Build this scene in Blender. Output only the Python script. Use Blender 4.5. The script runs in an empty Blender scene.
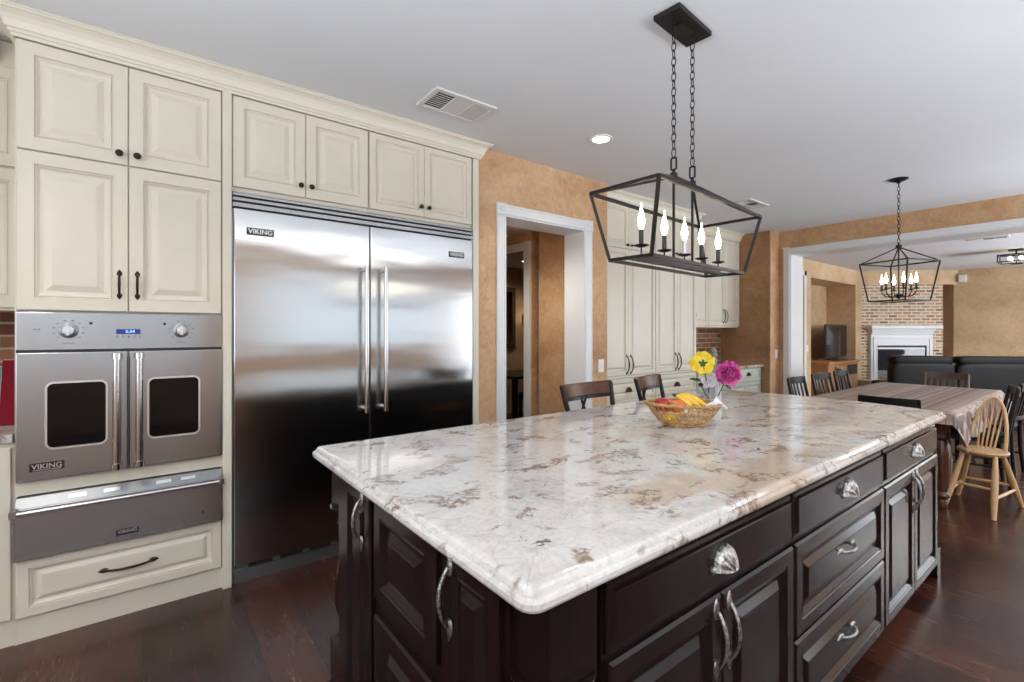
import bpy, math, random
from mathutils import Vector, Matrix
random.seed(7)
PI = math.pi
scene = bpy.context.scene
COL = scene.collection

# ---------------------------------------------------------------- camera, world, light, exposure
YAW = math.radians(52.28)
cam_d = bpy.data.cameras.new('camera')
cam_d.sensor_fit = 'HORIZONTAL'; cam_d.sensor_width = 36.0
cam_d.lens = 475.0 / 1024 * 36
cam_d.shift_y = -9.0 / 1024
cam_d.clip_start = 0.02; cam_d.clip_end = 100
cam = bpy.data.objects.new('camera', cam_d)
cam.location = (0, 0, 1.36)
cam.rotation_euler = (PI / 2, 0, YAW - PI / 2)
COL.objects.link(cam); scene.camera = cam

world = bpy.data.worlds.new('world'); scene.world = world; world.use_nodes = True
bg = world.node_tree.nodes['Background']
bg.inputs[0].default_value = (0.80, 0.90, 1.0, 1); bg.inputs[1].default_value = 1.0

scene.view_settings.view_transform = 'Standard'
scene.view_settings.look = 'None'
scene.view_settings.gamma = 1.0
scene.view_settings.use_curve_mapping = False
scene.view_settings.exposure = -0.13
scene.cycles.use_denoising = True
scene.cycles.max_bounces = 10
scene.cycles.diffuse_bounces = 5
scene.cycles.glossy_bounces = 5
scene.cycles.sample_clamp_indirect = 6.0
scene.cycles.caustics_reflective = False
scene.cycles.caustics_refractive = False

def area(name, loc, rot, sx, sy, power, color=(0.86, 0.93, 1.0), spread=180):
    l = bpy.data.lights.new(name, 'AREA'); l.shape = 'RECTANGLE'; l.size = sx; l.size_y = sy
    l.energy = power; l.color = color; l.spread = math.radians(spread)
    o = bpy.data.objects.new(name, l); o.location = loc; o.rotation_euler = rot; COL.objects.link(o); return o
# daylight entering through the windows of the unseen right-hand wall (Y = -2.8) and the far rooms
WINDOWS = [(-1.9, 0.7, 1.0, 2.3), (1.4, 4.9, 1.05, 2.38), (5.6, 6.85, 0.08, 2.2), (8.0, 13.8, 0.5, 2.35)]
WPOW = [10, 14, 70, 240]
for (x0, x1, z0, z1), p in zip(WINDOWS, WPOW):
    area('daylight', ((x0 + x1) / 2, -2.98, (z0 + z1) / 2), (PI / 2, 0, 0), x1 - x0, z1 - z0, p)
# upward area lights added outside the windows to brighten the ceilings
for x, sx, p in ((-.6, 2.4, 50), (3.1, 3.2, 100), (6.2, 1.1, 70), (10.9, 5.4, 210)):
    area('added_uplight', (x, -3.0, 1.25), (math.radians(90 + 42), 0, 0), sx, .5, p, (.88, .94, 1.0), 74)
area('added_uplight', (-2.45, -.2, 1.2), (math.radians(90 + 42), 0, -PI / 2), 4.0, .5, 90, (.88, .94, 1.0), 74)
# window light added in the unseen wall behind the camera
area('daylight', (-2.42, -0.2, 1.6), (PI / 2, 0, -PI / 2), 4.4, 1.4, 60)
# area lights added under the ceiling, out of view, to brighten the rooms
area('added_ceiling_fill', (2.3, -1.95, 2.69), (0, 0, 0), 3.4, 0.35, 36, (1.0, 0.97, 0.93))
area('added_ceiling_fill', (-0.9, -0.6, 2.69), (0, 0, 0), 1.2, 0.6, 20, (1.0, 0.97, 0.93))
area('added_ceiling_fill', (10.8, -1.4, 2.69), (0, 0, 0), 2.4, 0.6, 150, (1.0, 0.97, 0.93))

# ---------------------------------------------------------------- materials
def srgb(r, g, b):
    f = lambda c: (c / 255 / 12.92) if c / 255 <= 0.04045 else ((c / 255 + 0.055) / 1.055) ** 2.4
    return (f(r), f(g), f(b), 1)
class NT:
    def __init__(s, name):
        m = bpy.data.materials.new(name); m.use_nodes = True; s.m = m; s.t = m.node_tree
        s.b = s.t.nodes['Principled BSDF']; s._c = None
    def n(s, kind, **kw):
        nd = s.t.nodes.new(kind)
        for k, v in kw.items():
            if k.startswith('i_'):
                key = k[2:].replace('_', ' ')
                nd.inputs[int(key) if key.isdigit() else key].default_value = v
            else: setattr(nd, k, v)
        return nd
    def l(s, a, b): s.t.links.new(a, b)
    def obj(s):
        if not s._c: s._c = s.n('ShaderNodeTexCoord')
        return s._c.outputs['Object']
    def geo(s):
        return s.n('ShaderNodeNewGeometry').outputs['Position']
    def mapped(s, src, scale=(1, 1, 1), rot=(0, 0, 0), loc=(0, 0, 0)):
        mp = s.n('ShaderNodeMapping'); mp.inputs['Scale'].default_value = scale
        mp.inputs['Rotation'].default_value = rot; mp.inputs['Location'].default_value = loc
        s.l(src, mp.inputs[0]); return mp.outputs[0]
    def noise(s, src, scale, detail=4, rough=0.55, dist=0):
        nd = s.n('ShaderNodeTexNoise'); nd.inputs['Scale'].default_value = scale; nd.inputs['Detail'].default_value = detail
        nd.inputs['Roughness'].default_value = rough; nd.inputs['Distortion'].default_value = dist
        s.l(src, nd.inputs['Vector']); return nd.outputs[0]
    def ramp(s, fac, stops):
        r = s.n('ShaderNodeValToRGB'); e = r.color_ramp.elements
        while len(e) < len(stops): e.new(0.5)
        for el, (p, c) in zip(e, stops):
            el.position = p; el.color = c if len(c) == 4 else (*c, 1)
        s.l(fac, r.inputs[0]); return r.outputs[0]
    def mix(s, fac, a, b, mode='MIX'):
        mx = s.n('ShaderNodeMix', data_type='RGBA', blend_type=mode)
        for v, i in ((fac, 0), (a, 6), (b, 7)):
            if hasattr(v, 'is_output'): s.l(v, mx.inputs[i])
            elif i == 0: mx.inputs[0].default_value = v
            else: mx.inputs[i].default_value = v
        return mx.outputs[2]
    def math(s, op, a, b=None):
        m = s.n('ShaderNodeMath', operation=op)
        for i, v in enumerate((a, b)):
            if v is None: continue
            if hasattr(v, 'is_output'): s.l(v, m.inputs[i])
            else: m.inputs[i].default_value = v
        return m.outputs[0]
    def bump(s, h, strength=0.3, dist=0.01):
        b = s.n('ShaderNodeBump'); b.inputs['Strength'].default_value = strength; b.inputs['Distance'].default_value = dist
        s.l(h, b.inputs['Height']); s.l(b.outputs[0], s.b.inputs['Normal'])
    def swiz(s, src, order):
        sp = s.n('ShaderNodeSeparateXYZ'); s.l(src, sp.inputs[0]); cb = s.n('ShaderNodeCombineXYZ')
        for i, ch in enumerate(order):
            if ch in 'XYZ': s.l(sp.outputs[ch], cb.inputs[i])
        return cb.outputs[0]
def plain(name, col, rough=0.5, metal=0.0, spec=None, emit=None, es=0, coat=0, trans=0, ior=None):
    t = NT(name); b = t.b
    b.inputs['Base Color'].default_value = col; b.inputs['Roughness'].default_value = rough; b.inputs['Metallic'].default_value = metal
    if spec is not None: b.inputs['Specular IOR Level'].default_value = spec
    if emit: b.inputs['Emission Color'].default_value = emit; b.inputs['Emission Strength'].default_value = es
    if coat: b.inputs['Coat Weight'].default_value = coat; b.inputs['Coat Roughness'].default_value = 0.08
    if trans: b.inputs['Transmission Weight'].default_value = trans
    if ior: b.inputs['IOR'].default_value = ior
    return t.m
M = {}
def paint(name, col, rough=0.45, amt=0.04, scale=6):
    t = NT(name); c = t.geo()
    n = t.noise(c, scale, 3)
    d = tuple(x * (1 - amt * 2) for x in col[:3]) + (1,)
    t.l(t.ramp(n, [(0.3, d), (0.7, col)]), t.b.inputs['Base Color'])
    t.b.inputs['Roughness'].default_value = rough
    t.bump(t.noise(c, 90, 2), 0.03, 0.002)
    return t.m
M['cream'] = paint('cream_paint', srgb(222, 215, 199), 0.36, 0.02)
M['cream_inside'] = paint('cream_cabinet_side', srgb(210, 203, 180), 0.5, 0.02)
M['sage'] = paint('pale_green_grey_paint', srgb(205, 210, 198), 0.38, 0.02)
M['white'] = paint('white_trim_paint', srgb(226, 228, 230), 0.35, 0.01)
M['ceiling'] = paint('ceiling_paint', srgb(221, 223, 227), 0.9, 0.02, 1.2)
def plaster(name, c0, c1, c2):
    t = NT(name); c = t.geo()
    big = t.noise(c, 1.6, 6, 0.6, 0.6); fine = t.noise(c, 14, 6, 0.65, 1.2)
    m = t.math('ADD', t.math('MULTIPLY', big, 0.62), t.math('MULTIPLY', fine, 0.38))
    t.l(t.ramp(m, [(0.36, c0), (0.5, c1), (0.64, c2)]), t.b.inputs['Base Color'])
    t.b.inputs['Roughness'].default_value = 0.62
    a = t.noise(c, 22, 5, 0.6, 2.2)
    t.bump(t.ramp(a, [(0.42, (0, 0, 0)), (0.58, (1, 1, 1))]), 0.35, 0.006)
    return t.m
M['plaster'] = plaster('troweled_tan_plaster', srgb(176, 134, 96), srgb(200, 160, 120), srgb(216, 184, 148))
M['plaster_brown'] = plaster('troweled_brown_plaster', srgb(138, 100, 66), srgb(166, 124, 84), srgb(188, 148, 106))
M['plaster_soft'] = plaster('soft_tan_plaster', srgb(186, 154, 118), srgb(206, 175, 138), srgb(220, 194, 160))
def floor_mat():
    t = NT('dark_hardwood_floor'); c = t.geo(); v = t.swiz(c, 'YX')
    br = t.n('ShaderNodeTexBrick', offset=0.37, offset_frequency=2, squash=1.0)
    t.l(t.mapped(v, loc=(0.3, 0.006, 0)), br.inputs['Vector'])
    for k, x in (('Scale', 1.0), ('Mortar Size', 0.0028), ('Mortar Smooth', 0.3), ('Bias', 0.0), ('Brick Width', 1.35), ('Row Height', 0.198)): br.inputs[k].default_value = x
    br.inputs['Color1'].default_value = (0, 0, 0, 1); br.inputs['Color2'].default_value = (1, 1, 1, 1); br.inputs['Mortar'].default_value = (0.5, 0.5, 0.5, 1)
    st = t.mapped(v, scale=(1.6, 16, 1)); g = t.noise(st, 2.2, 8, 0.65, 0.8)
    sep = t.n('ShaderNodeSeparateColor'); t.l(br.outputs['Color'], sep.inputs[0])
    mm = t.math('ADD', t.math('MULTIPLY', sep.outputs[0], 0.45), t.math('MULTIPLY', g, 0.55))
    wood = t.ramp(mm, [(0.15, srgb(38, 20, 15)), (0.45, srgb(56, 30, 22)), (0.62, srgb(68, 38, 27)), (0.85, srgb(86, 50, 34))])
    t.l(t.mix(br.outputs['Fac'], wood, srgb(22, 12, 9)), t.b.inputs['Base Color'])
    t.l(t.ramp(g, [(0.3, (0.2, 0.2, 0.2)), (0.75, (0.3, 0.3, 0.3))]), t.b.inputs['Roughness'])
    h = t.math('SUBTRACT', t.math('MULTIPLY', t.noise(t.mapped(v, scale=(1, 7, 1)), 3.0, 3), 0.8), br.outputs['Fac'])
    t.bump(h, 0.14, 0.006)
    return t.m
M['floor'] = floor_mat()
def granite(name='cream_granite'):
    t = NT(name); c = t.geo()
    warp = t.noise(c, 1.7, 4, 0.6, 0.0)
    wv = t.mix(0.16, c, t.n('ShaderNodeTexNoise').outputs[1])
    nn = [x for x in t.t.nodes if x.bl_idname == 'ShaderNodeTexNoise'][-1]; nn.inputs['Scale'].default_value = 2.2; t.l(c, nn.inputs['Vector'])
    base = t.ramp(t.noise(wv, 7, 8, 0.65, 0.6), [(0.3, srgb(170, 166, 163)), (0.48, srgb(202, 200, 197)), (0.7, srgb(216, 215, 213))])
    base = t.mix(0.3, base, t.ramp(t.noise(wv, 70, 5, 0.7, 0.8), [(0.34, srgb(150, 140, 130)), (0.5, srgb(200, 197, 193)), (0.66, srgb(222, 220, 217))]))
    # warm honey-coloured drifts of the slab
    drift = t.ramp(t.noise(t.mapped(wv, scale=(0.8, 1.5, 1), rot=(0, 0, 0.5), loc=(3.1, 1.4, 0)), 1.35, 3, 0.5, 0.4), [(0.57, (0, 0, 0)), (0.62, (1, 1, 1))])
    base = t.mix(t.math('MULTIPLY', drift, 0.55), base, srgb(178, 146, 112))
    # brown clusters
    cl = t.noise(t.mapped(wv, scale=(1, 1.7, 1), rot=(0, 0, -0.5)), 7.2, 3, 0.5, 0.3)
    clm = t.ramp(cl, [(0.555, (0, 0, 0)), (0.60, (1, 1, 1))])
    fine = t.ramp(t.noise(wv, 30, 5, 0.7, 1.5), [(0.42, (0, 0, 0)), (0.56, (1, 1, 1))])
    f1 = t.math('MULTIPLY', clm, fine)
    base = t.mix(t.math('MULTIPLY', f1, 0.9), base, srgb(122, 98, 80))
    # grey veins
    vn = t.noise(t.mapped(wv, scale=(1, 1, 1), loc=(5, 2, 0)), 3.2, 6, 0.6, 0.9)
    vein = t.ramp(vn, [(0.485, (0, 0, 0)), (0.5, (1, 1, 1)), (0.515, (0, 0, 0))])
    base = t.mix(t.math('MULTIPLY', vein, 0.3), base, srgb(140, 126, 112))
    # dark specks, only inside clusters' hearts
    sp = t.ramp(t.noise(wv, 19, 4, 0.6, 1.0), [(0.62, (0, 0, 0)), (0.66, (1, 1, 1))])
    hz = t.ramp(t.noise(t.mapped(c, loc=(9, 4, 0)), 3.0, 2), [(0.45, (0, 0, 0)), (0.55, (1, 1, 1))])
    base = t.mix(t.math('MULTIPLY', t.math('MULTIPLY', sp, hz), 0.85), base, srgb(52, 46, 44))
    t.l(base, t.b.inputs['Base Color'])
    t.b.inputs['Roughness'].default_value = 0.07
    t.b.inputs['Specular IOR Level'].default_value = 0.5
    return t.m
M['granite'] = granite()
def steel(name, col=(0.60, 0.61, 0.62, 1), rough=0.24, wav=0.0, aniso=0.75, tangent=(0, 0, 1)):
    t = NT(name); c = t.geo(); b = t.b
    b.inputs['Metallic'].default_value = 1.0; b.inputs['Base Color'].default_value = col
    b.inputs['Roughness'].default_value = rough
    b.inputs['Anisotropic'].default_value = aniso
    cb = t.n('ShaderNodeCombineXYZ')
    for i in range(3): cb.inputs[i].default_value = tangent[i]
    t.l(cb.outputs[0], b.inputs['Tangent'])
    if wav:
        t.bump(t.noise(t.mapped(c, scale=(0.9, 1, 3.2)), 1.1, 2, 0.4), wav, 0.05)
    return t.m
M['steel'] = steel('brushed_stainless_fridge', (0.47, 0.475, 0.48, 1), 0.17, 0.10, 0.8, (1, 0, 0))
M['steel_oven'] = steel('brushed_stainless_oven', (0.37, 0.375, 0.385, 1), 0.22, 0.03, 0.75, (0, 0, 1))
M['chrome'] = plain('polished_steel', (0.58, 0.58, 0.59, 1), 0.2, 1.0)
M['vent_dark'] = plain('dark_slot', (0.02, 0.02, 0.02, 1), 0.6)
M['steel_dark'] = plain('grey_steel_grille', (0.30, 0.31, 0.32, 1), 0.35, 0.9)
M['bronze'] = plain('oil_rubbed_bronze', srgb(58, 42, 32), 0.35, 0.75)
def pewter():
    t = NT('antique_pewter'); b = t.b; n = t.noise(t.obj(), 130, 4, 0.6, 1.0)
    t.l(t.ramp(n, [(0.38, (0.12, 0.11, 0.11)), (0.58, (0.50, 0.49, 0.48))]), b.inputs['Base Color']); b.inputs['Metallic'].default_value = 1.0; b.inputs['Roughness'].default_value = 0.34
    t.bump(n, 0.5, 0.003); return t.m
M['pewter'] = pewter()
M['black_metal'] = plain('black_iron', srgb(40, 36, 34), 0.42, 0.6)
def darkwood(name, c0, c1, rough=0.26, axis='Z', spec=0.5):
    t = NT(name); c = t.obj()
    sc = (14, 14, 1.5) if axis == 'Z' else (1.5, 14, 14)
    n = t.noise(t.mapped(c, scale=sc), 2.0, 6, 0.6, 0.5)
    t.l(t.ramp(n, [(0.3, c0), (0.7, c1)]), t.b.inputs['Base Color']); t.b.inputs['Roughness'].default_value = rough; t.b.inputs['Specular IOR Level'].default_value = spec
    t.bump(n, 0.04, 0.003)
    return t.m
M['espresso'] = darkwood('espresso_stained_wood', srgb(20, 11, 11), srgb(30, 18, 17), 0.19, 'Z', 0.26)
M['black_wood'] = darkwood('black_painted_wood', srgb(18, 16, 16), srgb(26, 23, 22), 0.32, 'Z', 0.25)
M['mahogany'] = darkwood('mahogany_wood', srgb(58, 30, 18), srgb(92, 50, 28), 0.3, 'X', 0.3)
M['walnut'] = darkwood('walnut_table_wood', srgb(62, 36, 22), srgb(98, 60, 38), 0.25)
M['brown_wood'] = darkwood('brown_chair_wood', srgb(66, 50, 38), srgb(90, 70, 52), 0.35)
M['oak'] = darkwood('light_oak_wood', srgb(178, 138, 92), srgb(206, 168, 120), 0.35)
M['pine'] = darkwood('honey_pine_wood', srgb(168, 120, 72), srgb(190, 142, 92), 0.4)
M['leather'] = plain('black_leather', srgb(14, 12, 12), 0.5, 0, 0.2)
M['glass_dark'] = plain('dark_oven_glass', (0.004, 0.004, 0.005, 1), 0.06, 0, 0.3)
M['tv_glass'] = plain('black_screen', (0.012, 0.011, 0.01, 1), 0.12)
M['fire_glass'] = plain('firebox_glass', (0.03, 0.03, 0.035, 1), 0.05, 0, 1.0)
M['black_plastic'] = plain('black_plastic', (0.015, 0.015, 0.015, 1), 0.35)
M['badge'] = plain('black_badge_enamel', (0.012, 0.012, 0.013, 1), 0.3)
M['silver'] = plain('silver_letters', (0.72, 0.72, 0.72, 1), 0.3, 0.8)
M['display'] = plain('blue_display', (0.004, 0.008, 0.06, 1), 0.2, emit=(0.01, 0.03, 0.35, 1), es=0.6)
M['digits'] = plain('display_digits', (0.2, 0.5, 0.9, 1), 0.4, emit=(0.25, 0.6, 1, 1), es=1.4)
M['print'] = plain('grey_panel_print', (0.12, 0.12, 0.13, 1), 0.5)
M['bulb'] = plain('lit_candle_bulb', (1, 0.9, 0.75, 1), 0.3, emit=(1.0, 0.80, 0.55, 1), es=16)
M['lamp_disc'] = plain('recessed_lamp_glow', (1, 1, 1, 1), 0.4, emit=(1.0, 0.93, 0.82, 1), es=6)
M['candle_sleeve'] = plain('black_candle_sleeve', srgb(46, 42, 40), 0.4, 0.2)
M['candle_silver'] = plain('silver_candle_sleeve', (0.6, 0.6, 0.62, 1), 0.3, 0.8)
M['clear_glass'] = plain('clear_glass', (0.95, 0.97, 0.97, 1), 0.03, trans=1.0, ior=1.45)
M['switch'] = plain('white_switch_plastic', srgb(236, 236, 232), 0.35)
M['vent'] = plain('white_vent_metal', srgb(214, 212, 210), 0.5)
def brick(name, cols, mortar, w=0.2, h=0.067, ms=0.006, order='XZ', obj=False):
    t = NT(name); c = t.obj() if obj else t.geo(); v = t.swiz(c, order)
    br = t.n('ShaderNodeTexBrick', offset=0.5, offset_frequency=2)
    t.l(v, br.inputs['Vector'])
    for k, x in (('Scale', 1.0), ('Mortar Size', ms), ('Mortar Smooth', 0.2), ('Bias', 0.0), ('Brick Width', w), ('Row Height', h)): br.inputs[k].default_value = x
    br.inputs['Color1'].default_value = (0, 0, 0, 1); br.inputs['Color2'].default_value = (1, 1, 1, 1); br.inputs['Mortar'].default_value = (0, 0, 0, 1)
    sep = t.n('ShaderNodeSeparateColor'); t.l(br.outputs['Color'], sep.inputs[0])
    k = len(cols); st = [((i + 0.5) / k if i else 0.0, cc) for i, cc in enumerate(cols)]
    colr = t.ramp(sep.outputs[0], st)
    colr = t.mix(0.25, colr, t.ramp(t.noise(c, 40, 4), [(0.3, (0.3, 0.28, 0.27)), (0.7, (0.7, 0.68, 0.66))]), 'OVERLAY')
    t.l(t.mix(br.outputs['Fac'], colr, mortar), t.b.inputs['Base Color']); t.b.inputs['Roughness'].default_value = 0.85
    t.bump(t.math('SUBTRACT', t.math('MULTIPLY', t.noise(c, 50, 3), 0.4), br.outputs['Fac']), 0.5, 0.006)
    return t.m
M['brick'] = brick('red_brown_brick', [srgb(96, 60, 44), srgb(134, 88, 64), srgb(160, 112, 84), srgb(116, 76, 58)], srgb(176, 164, 146))
M['brick_fire'] = brick('used_fireplace_brick', [srgb(150, 110, 82), srgb(196, 160, 128), srgb(96, 74, 62), srgb(206, 180, 150), srgb(170, 126, 92), srgb(190, 170, 150)], srgb(218, 208, 190), 0.20, 0.070, 0.014, 'XZ', True)
def cloth_stripes():
    t = NT('striped_brown_tablecloth'); c = t.geo()
    def wave(scale, axis_vec, dist=0):
        w = t.n('ShaderNodeTexWave', wave_type='BANDS', bands_direction='Y', wave_profile='SIN')
        w.inputs['Scale'].default_value = scale; w.inputs['Distortion'].default_value = dist
        t.l(axis_vec, w.inputs['Vector']); return w.outputs[1] if False else w.outputs[0]
    n1 = t.noise(t.mapped(c, scale=(0.0, 1, 0)), 16, 3, 0.7)
    col = t.ramp(n1, [(0.36, srgb(78, 54, 50)), (0.42, srgb(176, 156, 146)), (0.46, srgb(104, 76, 70)), (0.50, srgb(188, 170, 158)), (0.54, srgb(128, 100, 92)), (0.58, srgb(84, 60, 56)), (0.64, srgb(196, 176, 158))])
    n2 = t.noise(t.mapped(c, scale=(1, 0, 0)), 9, 2, 0.6)
    col = t.mix(t.ramp(n2, [(0.45, (0, 0, 0)), (0.62, (0.4, 0.4, 0.4))]), col, srgb(96, 72, 66))
    t.l(col, t.b.inputs['Base Color']); t.b.inputs['Roughness'].default_value = 0.5
    return t.m
M['cloth'] = cloth_stripes()
def wicker():
    t = NT('wicker'); n = t.noise(t.obj(), 60, 3)
    t.l(t.ramp(n, [(0.3, srgb(150, 108, 60)), (0.7, srgb(206, 166, 108))]), t.b.inputs['Base Color']); t.b.inputs['Roughness'].default_value = 0.55
    return t.m
M['wicker'] = wicker()
def fruit(name, a, b, sc=12):
    t = NT(name); n = t.noise(t.obj(), sc, 3)
    t.l(t.ramp(n, [(0.35, a), (0.65, b)]), t.b.inputs['Base Color']); t.b.inputs['Roughness'].default_value = 0.3
    return t.m
M['apple'] = fruit('red_apple_skin', srgb(150, 28, 36), srgb(196, 58, 60), 18)
M['peach'] = fruit('peach_skin', srgb(206, 92, 54), srgb(232, 150, 92), 14)
M['banana'] = fruit('banana_peel', srgb(226, 176, 46), srgb(240, 200, 78), 30)
M['banana_stem'] = plain('banana_stem', srgb(60, 46, 30), 0.6)
M['lemon'] = fruit('lemon_peel', srgb(232, 196, 50), srgb(244, 214, 84), 40)
M['petal_yellow'] = fruit('yellow_petals', srgb(240, 204, 30), srgb(250, 224, 70), 30)
M['petal_pink'] = fruit('magenta_petals', srgb(200, 62, 150), srgb(234, 122, 190), 26)
M['petal_white'] = plain('white_petals', srgb(238, 236, 236), 0.6)
M['leaf'] = plain('green_leaf', srgb(52, 84, 38), 0.45)
M['paper'] = plain('white_paper', srgb(236, 238, 244), 0.7)
M['book_red'] = plain('crimson_cover', srgb(112, 0, 26), 0.6, 0, 0.15)
M['book_teal'] = plain('teal_cover', srgb(40, 150, 150), 0.4)
M['mirror'] = plain('mirror_glass', (0.8, 0.8, 0.8, 1), 0.03, 1.0)
M['stone_grey'] = plain('grey_ceramic', srgb(168, 166, 160), 0.3)

# ---------------------------------------------------------------- mesh helpers
ORG = {}
V = Vector
class MB:
    def __init__(s): s.v = []; s.f = []
    def add(s, vs, fs):
        o = len(s.v); s.v += [V(p) for p in vs]; s.f += [tuple(i + o for i in f) for f in fs]; return s
    def box(s, lo, hi):
        x0, y0, z0 = lo; x1, y1, z1 = hi
        return s.add([(x0, y0, z0), (x1, y0, z0), (x1, y1, z0), (x0, y1, z0), (x0, y0, z1), (x1, y0, z1), (x1, y1, z1), (x0, y1, z1)],
              [(0, 3, 2, 1), (4, 5, 6, 7), (0, 1, 5, 4), (1, 2, 6, 5), (2, 3, 7, 6), (3, 0, 4, 7)])
    def bar(s, p0, p1, w, d=None, up=(0, 0, 1), w1=None, d1=None):
        """rectangular bar from p0 to p1, w wide and d deep"""
        p0 = V(p0); p1 = V(p1); d = d or w; w1 = w1 or w; d1 = d1 or d
        t = (p1 - p0).normalized(); up = V(up)
        if abs(t.dot(up)) > 0.98: up = V((1, 0, 0))
        a = t.cross(up).normalized(); b = a.cross(t).normalized()
        vs = []
        for p, ww, dd in ((p0, w, d), (p1, w1, d1)):
            for sa, sb in ((-1, -1), (1, -1), (1, 1), (-1, 1)): vs.append(p + a * sa * ww / 2 + b * sb * dd / 2)
        return s.add(vs, [(0, 1, 2, 3), (7, 6, 5, 4), (0, 4, 5, 1), (1, 5, 6, 2), (2, 6, 7, 3), (3, 7, 4, 0)])
    def tube(s, pts, r, n=8, closed=False, flat=None):
        pts = [V(p) for p in pts]; k = len(pts)
        rs = r if isinstance(r, (list, tuple)) else [r] * k
        vs = []; ref = None
        for i, p in enumerate(pts):
            if closed: t = (pts[(i + 1) % k] - pts[i - 1])
            else: t = pts[min(i + 1, k - 1)] - pts[max(i - 1, 0)]
            t.normalize()
            if ref is None:
                ref = V((0, 0, 1)) if abs(t.z) < 0.9 else V((1, 0, 0))
                a = t.cross(ref).normalized()
            else:
                a = (a - t * a.dot(t)).normalized()
            b = t.cross(a)
            for j in range(n):
                an = 2 * PI * j / n
                vs.append(p + (a * math.cos(an) + b * math.sin(an) * (flat or 1)) * rs[i])
        fs = []
        for i in range(k if closed else k - 1):
            i2 = (i + 1) % k
            for j in range(n):
                j2 = (j + 1) % n
                fs.append((i * n + j, i * n + j2, i2 * n + j2, i2 * n + j))
        if not closed:
            fs.append(tuple(range(n - 1, -1, -1))); fs.append(tuple((k - 1) * n + j for j in range(n)))
        return s.add(vs, fs)
    def lathe(s, prof, c=(0, 0, 0), axis=(0, 0, 1), n=24, sx=1.0):
        """prof: list of (radius, height)"""
        c = V(c); ax = V(axis).normalized(); ref = V((1, 0, 0)) if abs(ax.x) < 0.9 else V((0, 1, 0))
        a = (ref - ax * ref.dot(ax)).normalized(); b = ax.cross(a)
        vs = []; k = len(prof)
        for r, h in prof:
            for j in range(n):
                an = 2 * PI * j / n
                vs.append(c + ax * h + a * (r * math.cos(an) * sx) + b * (r * math.sin(an)))
        fs = [(i * n + j, i * n + (j + 1) % n, (i + 1) * n + (j + 1) % n, (i + 1) * n + j) for i in range(k - 1) for j in range(n)]
        fs.append(tuple(range(n - 1, -1, -1))); fs.append(tuple((k - 1) * n + j for j in range(n)))
        return s.add(vs, fs)
    def ball(s, c, r, n=16, sc=(1, 1, 1)):
        c = V(c); m = n // 2; vs = [c + V((0, 0, -r * sc[2]))]
        for i in range(1, m):
            th = PI * i / m - PI / 2
            for j in range(n):
                ph = 2 * PI * j / n
                vs.append(c + V((r * math.cos(th) * math.cos(ph) * sc[0], r * math.cos(th) * math.sin(ph) * sc[1], r * math.sin(th) * sc[2])))
        vs.append(c + V((0, 0, r * sc[2]))); fs = []
        for j in range(n): fs.append((0, 1 + (j + 1) % n, 1 + j))
        for i in range(m - 2):
            for j in range(n):
                a = 1 + i * n; b = a + n; fs.append((a + j, a + (j + 1) % n, b + (j + 1) % n, b + j))
        a = 1 + (m - 2) * n
        for j in range(n): fs.append((a + j, a + (j + 1) % n, len(vs) - 1))
        return s.add(vs, fs)
    def panel(s, O, U, W, N, w, h, prof):
        """nested rectangles: a moulded panel; prof = [(inset, height along N)]"""
        O, U, W, N = V(O), V(U), V(W), V(N); vs = []
        for ins, ht in prof:
            for a, b in ((ins, ins), (w - ins, ins), (w - ins, h - ins), (ins, h - ins)):
                vs.append(O + U * a + W * b + N * ht)
        k = len(prof); fs = [(3, 2, 1, 0)]
        for i in range(k - 1):
            for j in range(4):
                j2 = (j + 1) % 4; fs.append((i * 4 + j, i * 4 + j2, i * 4 + 4 + j2, i * 4 + 4 + j))
        fs.append(tuple((k - 1) * 4 + j for j in range(4)))
        if U.cross(W).dot(N) < 0: fs = [tuple(reversed(f)) for f in fs]
        return s.add(vs, fs)
    def rings(s, rings, cap=True):
        n = len(rings[0]); vs = [p for r in rings for p in r]; fs = []
        for i in range(len(rings) - 1):
            for j in range(n):
                j2 = (j + 1) % n; fs.append((i * n + j, i * n + j2, (i + 1) * n + j2, (i + 1) * n + j))
        if cap: fs.append(tuple(range(n - 1, -1, -1))); fs.append(tuple((len(rings) - 1) * n + j for j in range(n)))
        return s.add(vs, fs)
    def xf(s, mat):
        s.v = [mat @ p for p in s.v]; return s
    def build(s, name, mat, parent=None, bevel=0, smooth=None, label=None, seg=2):
        me = bpy.data.meshes.new(name)
        org = V(ORG.get(parent.name, (0, 0, 0))) if parent else V((0, 0, 0))
        me.from_pydata([tuple(p - org) for p in s.v], [], s.f); me.update()
        if smooth is not None:
            for p in me.polygons: p.use_smooth = True
            me.set_sharp_from_angle(angle=math.radians(smooth))
        o = bpy.data.objects.new(name, me); COL.objects.link(o)
        mats = mat if isinstance(mat, list) else [mat]
        for m in mats: me.materials.append(m)
        if bevel:
            b = o.modifiers.new('bevel', 'BEVEL'); b.width = bevel; b.segments = seg; b.limit_method = 'ANGLE'; b.angle_limit = math.radians(35)
            b.harden_normals = False
        if parent: o.parent = parent; ORG[o.name] = tuple(org)
        if label: o['label'] = label
        return o
def tag(o, label, cat, group=None, kind=None):
    if label: o['label'] = label
    if cat: o['category'] = cat
    if group: o['group'] = group
    if kind: o['kind'] = kind
    return o
def thing(name, label, cat, loc=(0, 0, 0), group=None):
    o = bpy.data.objects.new(name, None); o.empty_display_size = 0.1; COL.objects.link(o); o.location = loc
    ORG[o.name] = tuple(loc); return tag(o, label, cat, group)
def struct(name, mb, mat, bevel=0, smooth=None):
    o = mb.build(name, mat, None, bevel, smooth); o['kind'] = 'structure'; return o
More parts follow.
